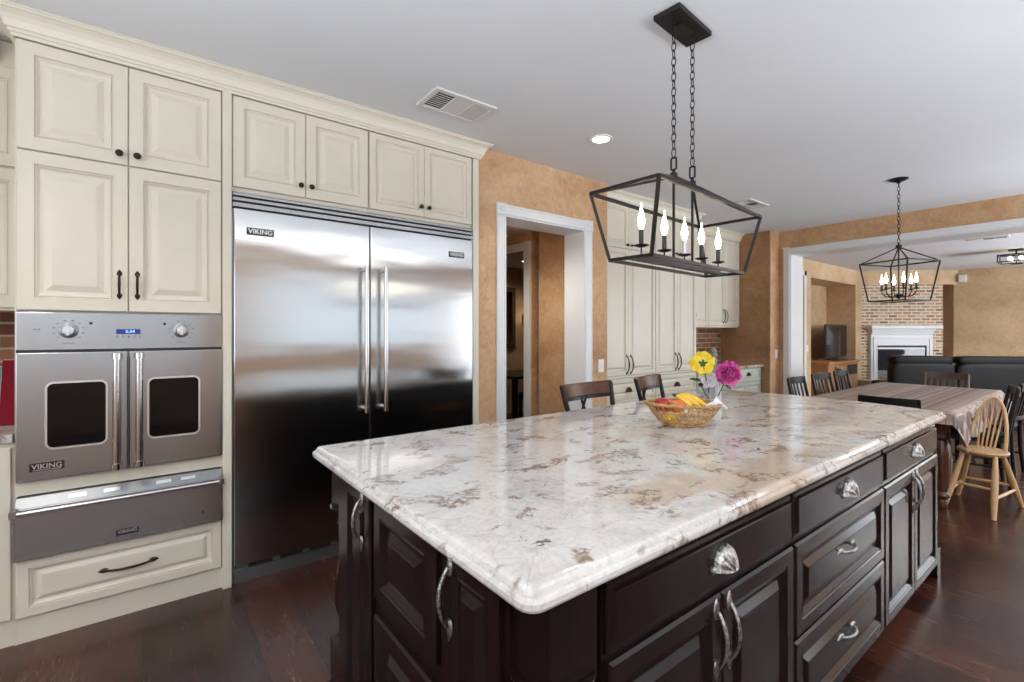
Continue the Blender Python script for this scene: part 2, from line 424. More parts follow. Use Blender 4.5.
def single(name, mb, mat, label, cat, loc=(0, 0, 0), group=None, bevel=0, smooth=None):
    """a thing that is one mesh; geometry given in world space, origin set at loc"""
    mb.v = [p - V(loc) for p in mb.v]
    o = mb.build(name, mat, None, bevel, smooth); o.location = loc; return tag(o, label, cat, group)
def copy_tree(o, parent=None):
    c = o.copy(); COL.objects.link(c); c.parent = parent
    ORG[c.name] = ORG.get(o.name, (0, 0, 0))
    for ch in [x for x in o.children]: copy_tree(ch, c)
    return c
def text(parent, name, s, size, loc, rot, mat, extrude=0.0006, sx=1.0):
    cu = bpy.data.curves.new(name, 'FONT'); cu.body = s; cu.size = size; cu.align_x = 'CENTER'; cu.align_y = 'CENTER'; cu.extrude = extrude
    cu.offset = size * 0.012
    t = bpy.data.objects.new('tmp_text', cu); COL.objects.link(t)
    bpy.context.view_layer.update()
    me = bpy.data.meshes.new_from_object(t.evaluated_get(bpy.context.evaluated_depsgraph_get()))
    bpy.data.objects.remove(t)
    org = V(ORG.get(parent.name, (0, 0, 0)))
    me.transform(Matrix.Translation(V(loc) - org) @ rot.to_4x4() @ Matrix.Diagonal((sx, 1, 1, 1)))
    me.materials.clear(); me.materials.append(mat)
    o = bpy.data.objects.new(name, me); COL.objects.link(o); o.parent = parent; ORG[o.name] = tuple(org); return o
FACE_Y = Matrix(((1, 0, 0), (0, 0, 1), (0, 1, 0))).transposed() if False else Matrix.Rotation(PI / 2, 3, 'X')   # text facing -Y

UX, UZ, NY = V((1, 0, 0)), V((0, 0, 1)), V((0, -1, 0))
NX, UY = V((-1, 0, 0)), V((0, 1, 0))
P_DOOR = [(0, 0), (0, .016), (.003, .020), (.055, .020), (.057, .012), (.060, .012), (.063, .0165), (.072, .009), (.082, .007), (.088, .007), (.112, .0155), (.118, .016)]
P_DRAWER = [(0, 0), (0, .016), (.003, .020), (.038, .020), (.040, .012), (.043, .012), (.046, .0165), (.054, .009), (.060, .007), (.064, .007), (.080, .0155), (.085, .016)]
P_SLIM = [(0, 0), (0, .016), (.003, .020), (.040, .020), (.042, .012), (.045, .012), (.048, .0165), (.056, .009), (.062, .007), (.066, .007), (.082, .0155), (.086, .016)]
P_ISLAND = [(0, 0), (0, .015), (.006, .022), (.046, .022), (.049, .018), (.056, .020), (.068, .008), (.076, .006), (.082, .006), (.100, .019), (.104, .020)]
P_SLAB = [(0, 0), (0, .008), (.004, .012), (.014, .013), (.018, .021), (.022, .022)]

def bow_pull(mb, c, A, N, L, r=.005, lift=.028, leaf=.014, leafl=.035, curl=0.0):
    """arched pull along axis A, standing off along N, with leaf shaped end plates"""
    c, A, N = V(c), V(A), V(N); B = A.cross(N)
    pts = []; rs = []
    for i in range(13):
        t = -1 + 2 * i / 12
        pts.append(c + A * (t * L / 2 * 0.86) + N * (0.006 + lift * (1 - abs(t) ** 2.4)) + B * curl * math.sin(t * PI))
        rs.append(r * (1.0 + 0.35 * (1 - abs(t))))
    mb.tube(pts, rs, 8)
    for sg in (-1, 1):
        e = c + A * sg * L / 2 * .86
        rings = []
        for i in range(8):
            t = i / 7; w = leaf * math.sin(PI * min(1, (t * .88 + .12))) ** 0.8 * (1 if t < .99 else .1) * (1.15 - 0.5 * t)
            p = e + A * sg * (t - .35) * leafl
            rings.append([p + B * (w * math.cos(a)) + N * (max(0, math.sin(a)) * 0.008 * (1 - .5 * t) + 0.0005) for a in [2 * PI * k / 10 for k in range(10)]])
        mb.rings(rings)
    return mb
def cup_pull(mb, c, U, W, N, w=.09, h=.045, d=.03, thick=.003):
    """hooded cup pull, open underneath, shell-fluted"""
    c, U, W, N = V(c), V(U), V(W), V(N); outer = []; na, nb = 25, 9
    for inner in (0, 1):
        g = []
        for i in range(na):
            a = PI * i / (na - 1)
            for j in range(nb):
                b = PI / 2 * j / (nb - 1)
                fl = 1 + 0.04 * math.cos(a * 14) * (1 - inner)
                k = (1 - inner * 0.09) * fl
                g.append(c + U * (math.cos(a) * math.cos(b) * w / 2 * k) + W * (math.sin(a) * math.cos(b) * h * k * 1.0 - .3 * h) + N * (math.sin(b) * d * k + .001))
        outer.append(g)
    vs = outer[0] + outer[1]; n0 = na * nb; fs = []
    for i in range(na - 1):
        for j in range(nb - 1):
            a = i * nb + j; fs.append((a, a + 1, a + nb + 1, a + nb)); b = a + n0; fs.append((b, b + nb, b + nb + 1, b + 1))
    for j in range(nb - 1):
        fs.append((j, j + n0, j + 1 + n0, j + 1)); a = (na - 1) * nb + j; fs.append((a, a + 1, a + 1 + n0, a + n0))
    mb.add(vs, fs)
    for sg in (-1, 1):   # little mounting ears
        mb.lathe([(.009, 0), (.009, .003), (.005, .006)], c + U * sg * w * .5 - W * h * .3 + N * 0.0, N, 10)
    return mb
def knob(mb, c, N, r=.016):
    return mb.lathe([(r * .55, 0), (r * .6, .003), (r * .35, .008), (r * .35, .013), (r * .9, .018), (r, .022), (r * .9, .027), (r * .5, .031), (.001, .032)], c, N, 18)

# ---------------------------------------------------------------- the setting
CZ = 2.74
struct('floor', MB().box((-2.4, -3.0, -0.06), (14.7, 8.2, 0)), M['floor'])
struct('ceiling', MB().box((-2.4, -3.0, CZ), (14.7, 8.2, CZ + .1)), M['ceiling'])
# kitchen wall (fridge side) with the cased passage
w = MB()
w.box((1.955, 2.95, 0), (2.215, 3.19, CZ)); w.box((2.215, 2.95, 2.264), (3.10, 3.19, CZ)); w.box((3.10, 2.95, 0), (3.40, 3.19, CZ))
w.box((3.28, 3.19, 0), (3.40, 3.67, CZ))
struct('wall_back', w, M['plaster'])
struct('wall_behind_cabinets', MB().box((3.28, 3.67, 0), (6.9, 3.78, CZ)), M['plaster'])
struct('wall_alcove', MB().box((-2.4, 3.60, 0), (2.07, 3.70, CZ)), M['plaster'])
struct('wall_alcove_side', MB().box((1.97, 3.19, 0), (2.07, 3.60, CZ)), M['plaster'])
struct('wall_end', MB().box((6.71, 2.957, 0), (7.315, 3.80, CZ)), M['plaster_brown'])
struct('wall_end_return', MB().box((6.70, 2.945, 0), (6.95, 2.957, CZ)).box((6.95, 2.80, 0), (7.315, 2.957, CZ)), M['plaster'])
# beam over the wide opening to the family room
struct('wall_beam', MB().box((6.95, -3.0, 2.43), (7.315, 2.80, CZ)), M['plaster'])
struct('wall_opening_right', MB().box((6.95, -3.0, 0), (7.315, -1.6, 2.43)), M['plaster'])
tr = MB()
tr.box((6.93, 2.795, 0), (6.95, 2.878, 2.50)); tr.box((6.93, -1.68, 2.424), (6.95, 2.795, 2.50)); tr.box((6.93, -1.68, 0), (6.95, -1.6, 2.424))
tr.box((6.92, 2.80, 2.495), (6.95, 2.885, 2.515)); tr.box((6.924, 2.81, 0), (6.93, 2.822, 2.44))
struct('trim_1', tr, M['white'], .003)
struct('trim_2', MB().box((6.95, 2.785, 0), (7.33, 2.80, 2.424)).box((6.95, -1.6, 2.412), (7.33, 2.80, 2.424)).box((6.95, -1.6, 0), (7.33, -1.585, 2.424)), M['white'])
# passage door casing: side legs, head, corner blocks, jamb lining
d = MB()
for x0, x1 in ((2.128, 2.215), (3.10, 3.187)):
    d.panel((x0, 2.95, 0), UX, UZ, NY, x1 - x0, 2.264, [(0, 0), (0, .012), (.004, .016), (.016, .016), (.02, .012), (.03, .012)])
    d.panel((x0 - .004, 2.95, 2.264), UX, UZ, NY, x1 - x0 + .008, .09, [(0, 0), (0, .02), (.004, .022), (.018, .022), (.024, .016), (.03, .016), (.036, .021)])
d.panel((2.215, 2.95, 2.268), UX, UZ, NY, .885, .082, [(0, 0), (0, .012), (.004, .016), (.016, .016), (.02, .012), (.03, .012)])
struct('trim_3', d, M['white'])
struct('trim_4', MB().box((2.205, 2.945, 0), (2.222, 3.20, 2.264)).box((3.093, 2.945, 0), (3.11, 3.20, 2.264)).box((2.222, 2.945, 2.257), (3.093, 3.20, 2.27)), M['white'])
# passage behind the door
struct('ceiling_passage', MB().box((0.6, 3.19, 2.44), (5.2, 8.0, 2.50)), M['ceiling'])
struct('wall_passage', MB().box((3.26, 3.87, 0), (5.2, 3.98, 2.44)), M['plaster'])
struct('wall_passage_left', MB().box((0.6, 3.70, 0), (0.7, 8.0, 2.44)), M['plaster'])
struct('wall_dining_near', MB().box((3.26, 5.1, 0), (3.40, 8.0, 2.44)).box((3.26, 3.98, 2.26), (3.40, 5.1, 2.44)), M['plaster'])
struct('wall_dining_far', MB().box((0.6, 6.3, 0), (8.2, 6.4, CZ)), M['plaster'])
struct('wall_dining_side', MB().box((7.315, 3.8, 0), (7.4, 6.4, CZ)), M['plaster'])
dc = MB(); dc.box((3.235, 3.885, 0), (3.26, 3.98, 2.33)); dc.box((3.235, 3.98, 2.245), (3.26, 5.2, 2.33)); dc.box((3.26, 3.97, 0), (3.41, 3.985, 2.245))
dc.box((3.23, 3.88, 2.24), (3.262, 3.985, 2.335))
struct('trim_5', dc, M['white'], .003)
# unseen right-hand wall with windows, wall behind the camera
yw = -2.85
def wall_with_windows(name, x0, x1, wins, mat):
    m = MB(); cur = x0
    for a, b, z0, z1 in wins:
        m.box((cur, yw - .1, 0), (a, yw, CZ)); m.box((a, yw - .1, z1), (b, yw, CZ))
        if z0 > .01: m.box((a, yw - .1, 0), (b, yw, z0))
        cur = b
    m.box((cur, yw - .1, 0), (x1, yw, CZ)); struct(name, m, mat)
wall_with_windows('wall_right', -2.4, 14.6, WINDOWS, M['plaster'])
for i, (a, b, z0, z1) in enumerate(WINDOWS):
    f = MB(); t = .05; n = 3
    f.box((a, yw - .09, z0), (b, yw + .02, z0 + t)); f.box((a, yw - .09, z1 - t), (b, yw + .02, z1))
    for k in range(n + 1):
        x = a + (b - a - t) * k / n; f.box((x, yw - .08, z0), (x + t, yw + .015, z1))
    struct('window_%d' % (i + 1), f, M['white'])
struct('wall_left', MB().box((-2.4, -3.0, 0), (-2.3, -2.4, CZ)).box((-2.4, 2.0, 0), (-2.3, 3.6, CZ)).box((-2.4, -2.4, 0), (-2.3, 2.0, .9)).box((-2.4, -2.4, 2.3), (-2.3, 2.0, CZ)), M['plaster'])
# family room
struct('wall_family_left', MB().box((7.315, 3.71, 2.41), (13.2, 4.4, CZ)).box((7.315, 3.71, 0), (10.14, 4.4, 2.41)).box((12.6, 3.71, 0), (12.9, 4.4, 2.41)).box((10.14, 4.285, 0), (12.6, 4.4, 2.41)), M['plaster_soft'])
struct('wall_family_far', MB().box((14.3, -3.0, 0), (14.42, 2.36, CZ)), M['plaster_soft'])
struct('trim_6', MB().box((9.79, 3.69, 0), (9.89, 3.71, 2.51)).box((8.6, 3.69, 2.42), (9.89, 3.71, 2.51)).box((8.6, 3.69, 0), (8.7, 3.71, 2.42)), M['white'], .003)
# diagonal fireplace corner, built in a local frame: x along the wall, y into the wall
A0 = V((12.68, 3.71)); B0 = V((14.30, 2.29)); DL = (B0 - A0).length; DANG = math.atan2(B0.y - A0.y, B0.x - A0.x)
def diag_struct(name, mb, mat):
    o = struct(name, mb, mat); o.location = (A0.x, A0.y, 0); o.rotation_euler = (0, 0, DANG); return o
diag_struct('wall_fireplace_soffit', MB().box((-.3, 0, 2.42), (DL + .3, .9, CZ)).box((0, .02, 0), (.113, .9, 2.42)).box((DL - .02, .02, 0), (DL + .1, .9, 2.42)), M['plaster_soft'])
diag_struct('wall_recess', MB().box((1.84, .62, 0), (DL + .3, .8, 2.42)), M['plaster_soft'])
diag_struct('wall_chimney_brick', MB().box((.113, .03, 0), (1.864, .9, 2.42)), M['brick_fire'])
# baseboards
struct('baseboard_back', MB().box((1.98, 2.935, 0), (2.128, 2.95, .12)).box((3.187, 2.935, 0), (3.40, 2.95, .12)), M['white'], .003)
struct('baseboard_family', MB().box((14.285, -2.8, 0), (14.3, 2.2, .12)), M['white'], .003)
struct('baseboard_passage', MB().box((3.42, 3.857, 0), (5.2, 3.87, .12)), M['white'], .003)
# brick backsplashes
struct('wall_backsplash_left', MB().box((-2.3, 3.585, .90), (-.44, 3.60, 1.46)), M['brick'])
struct('wall_backsplash_right', MB().box((5.0, 3.655, .90), (6.71, 3.67, 1.43)), M['brick'])

# crown mouldings
CROWN = [(0, 2.632), (.010, 2.632), (.012, 2.645), (.020, 2.648), (.022, 2.660), (.030, 2.663), (.034, 2.672), (.040, 2.690), (.052, 2.708), (.070, 2.720), (.084, 2.724), (.086, 2.731), (.094, 2.733), (.094, 2.7395), (0, 2.7395)]
def crown(name, path, label, sidesign=-1):
    """sweep the crown profile along a mitred XY path; outward = right-hand side of travel"""
    rings = []; k = len(path)
    for i, p in enumerate(path):
        p = V(p); t0 = (V(path[i]) - V(path[i - 1])).normalized() if i else None
        t1 = (V(path[i + 1]) - V(path[i])).normalized() if i < k - 1 else None
        ns = [V((t.y, -t.x)) for t in (t0, t1) if t is not None]
        if len(ns) == 2: m = (ns[0] + ns[1]); m = m / (m.dot(ns[0]))
        else: m = ns[0]
        rings.append([V((p.x + m.x * o * .82, p.y + m.y * o * .82, z)) for o, z in CROWN])
    mb = MB().rings(rings)
    c = path[len(path) // 2]
    return single(name, mb, M['cream'], label, 'crown molding', (c[0], c[1], 2.632))
crown('crown_molding', [(-.445, 3.14), (-.445, 2.925), (1.957, 2.925), (1.957, 2.949)], 'cream crown molding running above the oven and fridge cabinets')
crown('crown_molding', [(3.42, 3.08), (5.12, 3.08), (5.12, 3.37), (6.705, 3.37)], 'cream crown molding over the far tall pantry cabinets')
crown('crown_molding', [(-2.2, 3.23), (-.54, 3.23)], 'short cream crown molding over the cabinets left of the ovens')

# ---------------------------------------------------------------- cream cabinets, oven tower
def door(parent, x0, x1, z0, z1, y, mat, prof=P_DOOR, name='door'):
    return MB().panel((x0, y, z0), UX, UZ, NY, x1 - x0, z1 - z0, prof).build(name, mat, parent, 0)
FY = 2.945
tw = thing('tall_oven_cabinet', 'tall cream built-in cabinet that holds the wall oven', 'cabinet', (-.06, 3.2, 0))
c = MB()
c.box((-.445, FY, .0), (-.438, 3.55, 2.70)); c.box((.323, FY, 0), (.33, 3.55, 2.70)); c.box((-.438, FY, 1.452), (.323, 3.55, 2.70))
c.box((-.438, FY, .645), (.323, 3.55, .705)); c.box((-.438, FY, .11), (.323, 3.55, .372)); c.box((-.438, 3.5, .372), (.323, 3.55, 1.452))
c.build('carcass', M['cream'], tw)
MB().box((-.445, 2.948, 0), (.33, 2.965, .11)).build('toe_board', M['cream'], tw)
MB().box((.325, 2.915, 0), (.367, 3.5, 2.632)).build('filler_panel', M['cream'], tw, .002)
m1 = -.061
for (a, b) in ((-.438, m1 - .0015), (m1 + .0015, .321)):
    dd = door(tw, a, b, 2.158, 2.629, FY, M['cream'])
    kx = b - .032 if a < -.2 else a + .032
    knob(MB(), (kx, FY - .02, 2.205), NY).build('knob', M['bronze'], dd, smooth=40)
    dd = door(tw, a, b, 1.456, 2.152, FY, M['cream'])
    bow_pull(MB(), (kx, FY - .02, 1.585), UZ, NY, .12, .0045, .026, .011, .03).build('handle', M['bronze'], dd, smooth=50)
dd = MB().panel((-.438, FY, .118), UX, UZ, NY, .759, .252, P_DRAWER).build('drawer', M['cream'], tw)
bow_pull(MB(), (-.058, FY - .018, .243), UX, NY, .21, .005, .028, .012, .038).build('handle', M['bronze'], dd, smooth=50)

# wall oven with french doors
ov = thing('wall_oven', 'stainless french door wall oven with two square black windows', 'oven', (-.06, 3.2, .705))
X0, X1 = -.438, .321; XM = -.061; OYf = 2.925
MB().box((X0, 2.93, .706), (X1, 3.45, 1.450)).build('oven_body', M['steel_dark'], ov)
MB().box((X0 + .001, 2.916, 1.268), (X1 - .001, 2.931, 1.281)).build('gap_shade_strip', M['vent_dark'], ov)  # black strip paints the shade in the gap below the control panel
cp = MB().box((X0, 2.912, 1.279), (X1, 2.935, 1.447)).build('control_panel', M['steel_oven'], ov, .003)
for kx in (-.270, .146):
    MB().lathe([(.034, 0), (.034, .006), (.028, .010)], (kx, 2.912, 1.367), NY, 32).build('dial_ring', M['steel_dark'], cp, smooth=35)
    k = MB()
    k.lathe([(.024, .01), (.0235, .030), (.020, .034), (.001, .035)], (kx, 2.912, 1.367), NY, 28)
    k.box((kx - .0055, 2.868, 1.345), (kx + .0055, 2.884, 1.389))
    dial = k.build('dial', M['chrome'], cp, smooth=35)
    tk = MB()
    for q in range(10):
        an = math.radians(-45 + q * 270 / 9); cx, cz = kx + math.cos(an) * .05, 1.367 + math.sin(an) * .046
        tk.box((cx - .0045, 2.9112, cz - .0016), (cx + .0045, 2.9125, cz + .0016))
    tk.box((kx - .02, 2.9112, 1.308), (kx + .02, 2.9125, 1.3105)); tk.build('dial_marking', M['print'], cp)
MB().box((-.106, 2.9105, 1.350), (-.016, 2.913, 1.3735)).build('display', M['display'], cp)
text(cp, 'display_digits', '2:34', .019, (-.055, 2.9100, 1.362), FACE_Y, M['digits'], .0003, 1.1)
tb = MB()
for q in range(5):
    x = -.106 + q * .0215; tb.box((x, 2.9112, 1.338), (x + .007, 2.9125, 1.342)); tb.box((x, 2.9112, 1.331), (x + .005, 2.9125, 1.335))
tb.build('button_marking', M['print'], cp)
for q, kx in ((0, -.195), (1, .078)):
    MB().lathe([(.006, 0), (.006, .003), (.003, .004)], (kx, 2.912, 1.400), NY, 12).build('indicator', M['vent_dark'], cp)
MB().lathe([(.003, 0), (.003, .002)], (-.365, 2.912, 1.372), NY, 8).box((-.385, 2.9112, 1.370), (-.372, 2.9125, 1.373)).build('lock_marking', M['print'], cp)
def round_rect(cx, cz, w, h, r, n=6):
    pts = []
    for sx, sz, a0 in ((1, 1, 0), (-1, 1, 90), (-1, -1, 180), (1, -1, 270)):
        for k in range(n + 1):
            a = math.radians(a0 + 90 * k / n); pts.append((cx + sx * (w / 2 - r) + r * math.cos(a), cz + sz * (h / 2 - r) + r * math.sin(a)))
    return pts
def oven_door(a, b, wx, ww, hx, badge):
    d = MB().box((a, 2.905, .712), (b, 2.935, 1.270)).build('door', M['steel_oven'], ov, .005)
    o_ = round_rect(wx, .990, ww + .016, .300, .030); i_ = round_rect(wx, .990, ww, .282, .022)
    MB().rings([[V((x, 2.906, z)) for x, z in o_], [V((x, 2.902, z)) for x, z in o_], [V((x, 2.902, z)) for x, z in i_], [V((x, 2.906, z)) for x, z in i_]], False).build('window_bezel', M['silver'], d, smooth=40)
    MB().rings([[V((x, 2.9052, z)) for x, z in i_], [V((x, 2.9035, z)) for x, z in i_]]).build('window', M['glass_dark'], d)
    h = MB(); h.tube([(hx, 2.862, .722), (hx, 2.862, 1.262)], .0145, 20)
    for z in (.725, 1.235):
        h.lathe([(.020, 0), (.020, .026)], (hx, 2.862, z), UZ, 20); h.box((hx - .016, 2.862, z + .002), (hx + .016, 2.908, z + .024))
    h.build('handle', M['chrome'], d, smooth=40)
    if badge:
        bd = MB().box((-.395, 2.9015, .752), (-.283, 2.9052, .789)).build('badge', M['badge'], d, .001)
        text(bd, 'badge_lettering', 'VIKING', .030, (-.339, 2.9008, .7715), FACE_Y, M['silver'], .0005, 1.0)
        MB().box((-.385, 2.9008, .756), (-.293, 2.9015, .7585)).build('badge_line', M['silver'], bd)
oven_door(X0, XM - .002, -.241, .196, -.103, True)
oven_door(XM + .002, X1, .118, .200, -.020, False)

# warming drawer
wd = thing('warming_drawer', 'stainless warming drawer with long bar handle below the oven', 'warming drawer', (-.06, 3.2, .38))
MB().box((X0 - .002, 2.925, .376), (X1, 3.4, .641)).build('drawer_body', M['steel_dark'], wd)
fr = MB().box((X0 - .004, 2.893, .376), (X1 + .001, 2.927, .598)).build('front', M['steel_oven'], wd, .003)
sl = MB(); sl.add([(X0, 2.927, .641), (X1, 2.927, .641), (X1, 2.894, .600), (X0, 2.894, .600), (X0, 2.927, .600), (X1, 2.927, .600)], [(0, 1, 2, 3)[::-1], (0, 3, 4), (1, 5, 2), (3, 2, 5, 4)])
sl.build('control_slope', M['steel_dark'], wd)
for x in (-.27, -.15, .045, .145):
    pl = MB().add([(x, 2.9145, .628), (x + .06, 2.9145, .628), (x + .06, 2.9035, .6145), (x, 2.9035, .6145)], [(3, 2, 1, 0)])
    pl.xf(Matrix.Translation((0, -.0015, .0012))).build('label_plate', M['silver'], wd)
h = MB().tube([(X0 - .008, 2.850, .592), (X1 + .004, 2.850, .592)], .010, 16)
for x in (X0 - .010, X1 - .018): h.box((x, 2.840, .578), (x + .022, 2.905, .606))
h.build('handle', M['chrome'], wd, smooth=40)
bd = MB().box((-.105, 2.889, .405), (-.022, 2.894, .433)).build('badge', M['badge'], fr, .001)
text(bd, 'badge_lettering', 'VIKING', .022, (-.0635, 2.8884, .4205), FACE_Y, M['silver'], .0005, 1.0)
MB().lathe([(.005, 0), (.004, .004)], (.236, 2.893, .440), NY, 12).build('indicator', M['vent_dark'], fr)

# refrigerator (two tall columns under one grille)
fg = thing('refrigerator', 'wide stainless double column refrigerator with two long bar handles', 'refrigerator', (1.13, 3.2, 0))
FX0, FXM, FX1 = .378, 1.125, 1.895
MB().box((.372, 2.955, .0), (1.90, 3.55, 2.118)).build('fridge_body', M['steel_dark'], fg)
for a, b, hx, bx, bw in ((FX0, FXM - .003, 1.082, .505, .135), (FXM + .003, FX1, 1.206, 1.757, .125)):
    d = MB().box((a, 2.918, .100), (b, 2.955, 2.026)).build('door', M['steel'], fg, .004)
    h = MB().tube([(hx, 2.858, .862), (hx, 2.858, 1.768)], .0135, 20)
    for z in (.885, 1.745):
        h.tube([(hx, 2.858, z), (hx, 2.92, z)], .011, 14); h.lathe([(.018, 0), (.018, .006)], (hx, 2.919, z), NY, 16)
    h.build('handle', M['chrome'], d, smooth=40)
    bd = MB().box((bx - bw / 2, 2.9145, 1.889), (bx + bw / 2, 2.9182, 1.929)).build('badge', M['badge'], d, .001)
    text(bd, 'badge_lettering', 'VIKING', .037, (bx, 2.9138, 1.909), FACE_Y, M['silver'], .0005, 1.0 if bw > .13 else .93)
g = MB()
for z0, z1, yy in ((2.034, 2.058, 2.918), (2.068, 2.086, 2.922), (2.096, 2.114, 2.926)): g.box((.374, yy, z0), (1.898, 2.955, z1))
g.build('top_grille', M['steel_oven'], fg, .002)
MB().box((.374, 2.945, 2.03), (1.898, 2.957, 2.118)).build('grille_shade_slab', M['vent_dark'], fg)  # dark slab paints the shade between the grille bars
kb = MB().box((.378, 2.94, .0), (1.895, 2.957, .062)).box((.378, 2.935, .058), (1.895, 2.957, .068)).build('toe_grille', M['steel_dark'], fg, .001)
sl = MB()
for i in range(9):
    x = .45 + i * .16; sl.box((x, 2.937, .074), (x + .12, 2.957, .080)); sl.box((x, 2.937, .086), (x + .12, 2.957, .092))
sl.build('toe_slot', M['vent_dark'], kb)

# cabinets over the fridge
def over_fridge(xa, xb, label):
    t = thing('overhead_cabinet', label, 'cabinet', ((xa + xb) / 2, 3.2, 2.12))
    MB().box((xa, FY, 2.120), (xb, 3.55, 2.70)).build('carcass', M['cream'], t)
    xm = (xa + xb) / 2
    for a, b in ((xa + .003, xm - .0015), (xm + .0015, xb - .003)):
        d = door(t, a, b, 2.142, 2.629, FY, M['cream'], P_SLIM if xb > 1.5 else P_DOOR)
        knob(MB(), ((b - .028) if b < xm else (a + .028), FY - .02, 2.206), NY, .015).build('knob', M['bronze'], d, smooth=40)
over_fridge(.369, 1.118, 'cream overhead cabinet above the left fridge door')
over_fridge(1.122, 1.893, 'cream overhead cabinet above the right fridge door')
single('end_panel', MB().box((1.902, 2.925, 0), (1.953, 3.5, 2.632)), M['cream'], 'narrow cream vertical panel between the fridge and the tan wall', 'cabinet panel', (1.925, 3.2, 0), bevel=.002)

# left alcove: base cabinet, worktop, upper cabinet, two books
t = thing('base_cabinet', 'cream base cabinet at the left edge beside the ovens', 'cabinet', (-1.3, 3.2, 0))
MB().box((-2.2, 2.955, 0), (-.447, 3.585, .88)).build('carcass', M['cream'], t)
for i in range(3): door(t, -2.19 + i * .58, -2.19 + i * .58 + .575, .12, .86, 2.955, M['cream'])
single('worktop', MB().box((-2.2, 2.925, .881), (-.448, 3.584, .92)), M['granite'], 'pale granite worktop at the left edge beside the ovens', 'countertop', (-1.3, 3.2, .88), bevel=.006)
t = thing('overhead_cabinet', 'cream overhead cabinet set back at the far left edge', 'cabinet', (-1.3, 3.4, 1.46))
MB().box((-2.2, 3.245, 1.462), (-.447, 3.584, 2.735)).build('carcass', M['cream'], t)
for i in range(4):
    a = -2.19 + i * .436
    door(t, a, a + .432, 2.142, 2.610, 3.245, M['cream']); door(t, a, a + .432, 1.475, 2.132, 3.245, M['cream'])
def leaning_book(x0, x1, z1, y0, y1, mat, label, th=.02):
    t = thing('cookbook', label, 'book', ((x0 + x1) / 2, y0, .9205))
    mb = MB(); mb.add([(x0, y0, .9215), (x1, y0, .9215), (x1, y1, z1), (x0, y1, z1), (x0, y0 + th, .9215), (x1, y0 + th, .9215), (x1, y1 + th, z1), (x0, y1 + th, z1)],
        [(0, 1, 2, 3), (7, 6, 5, 4), (0, 4, 5, 1), (1, 5, 6, 2), (2, 6, 7, 3), (3, 7, 4, 0)])
    mb.build('cover', mat, t, .0015)
    MB().add([(x0 + .004, y0 + .003, .9225), (x1 + .001, y0 + .003, .9225), (x1 + .001, y1 + .003, z1 + .001), (x0 + .004, y1 + .003, z1 + .001), (x0 + .004, y0 + th - .003, .9225), (x1 + .001, y0 + th - .003, .9225), (x1 + .001, y1 + th - .003, z1 + .001), (x0 + .004, y1 + th - .003, z1 + .001)],
        [(0, 1, 2, 3), (7, 6, 5, 4), (0, 4, 5, 1), (1, 5, 6, 2), (2, 6, 7, 3), (3, 7, 4, 0)]).build('pages', M['paper'], t)
leaning_book(-.540, -.455, 1.225, 3.22, 3.30, M['book_red'], 'crimson book leaning upright on the worktop left of the ovens')
leaning_book(-.66, -.552, 1.19, 3.28, 3.36, M['book_teal'], 'teal book standing behind the crimson book left of the ovens')

# far tall pantry cabinets
def tall_pair(xa, xb, label, first):
    t = thing('pantry_cabinet', label, 'cabinet', ((xa + xb) / 2, 3.35, 0))
    MB().box((xa, 3.10, 0), (xb, 3.65, 2.70)).build('carcass', M['cream'], t)
    xm = (xa + xb) / 2
    for a, b in ((xa + .004, xm - .0015), (xm + .0015, xb - .004)):
        kx = (b - .03) if b < xm else (a + .03)
        d = door(t, a, b, 2.20, 2.629, 3.10, M['cream'], P_SLIM)
        knob(MB(), (kx, 3.08, 2.235), NY, .014).build('knob', M['bronze'], d, smooth=40)
        d = door(t, a, b, .925, 2.19, 3.10, M['cream'], P_SLIM)
        bow_pull(MB(), (kx, 3.08, 1.03), UZ, NY, .20, .005, .028, .010, .03).build('handle', M['bronze'], d, smooth=50)
    d = MB().panel((xa + .004, 3.10, .68), UX, UZ, NY, xb - xa - .008, .215, P_DRAWER).build('drawer', M['cream'], t)
    cup_pull(MB(), (xm, 3.08, .772), UX, UZ, NY).build('cup_handle', M['bronze'], d, smooth=50)
    for a, b in ((xa + .004, xm - .0015), (xm + .0015, xb - .004)):
        door(t, a, b, .12, .67, 3.10, M['cream'], P_SLIM)
    MB().box((xa, 3.075, .900), (xb, 3.10, .918)).build('ledge', M['cream'], t, .003)
tall_pair(3.425, 4.325, 'tall cream pantry cabinet directly right of the tan wall', True)
tall_pair(4.328, 5.115, 'tall cream pantry cabinet standing behind the flowers', False)
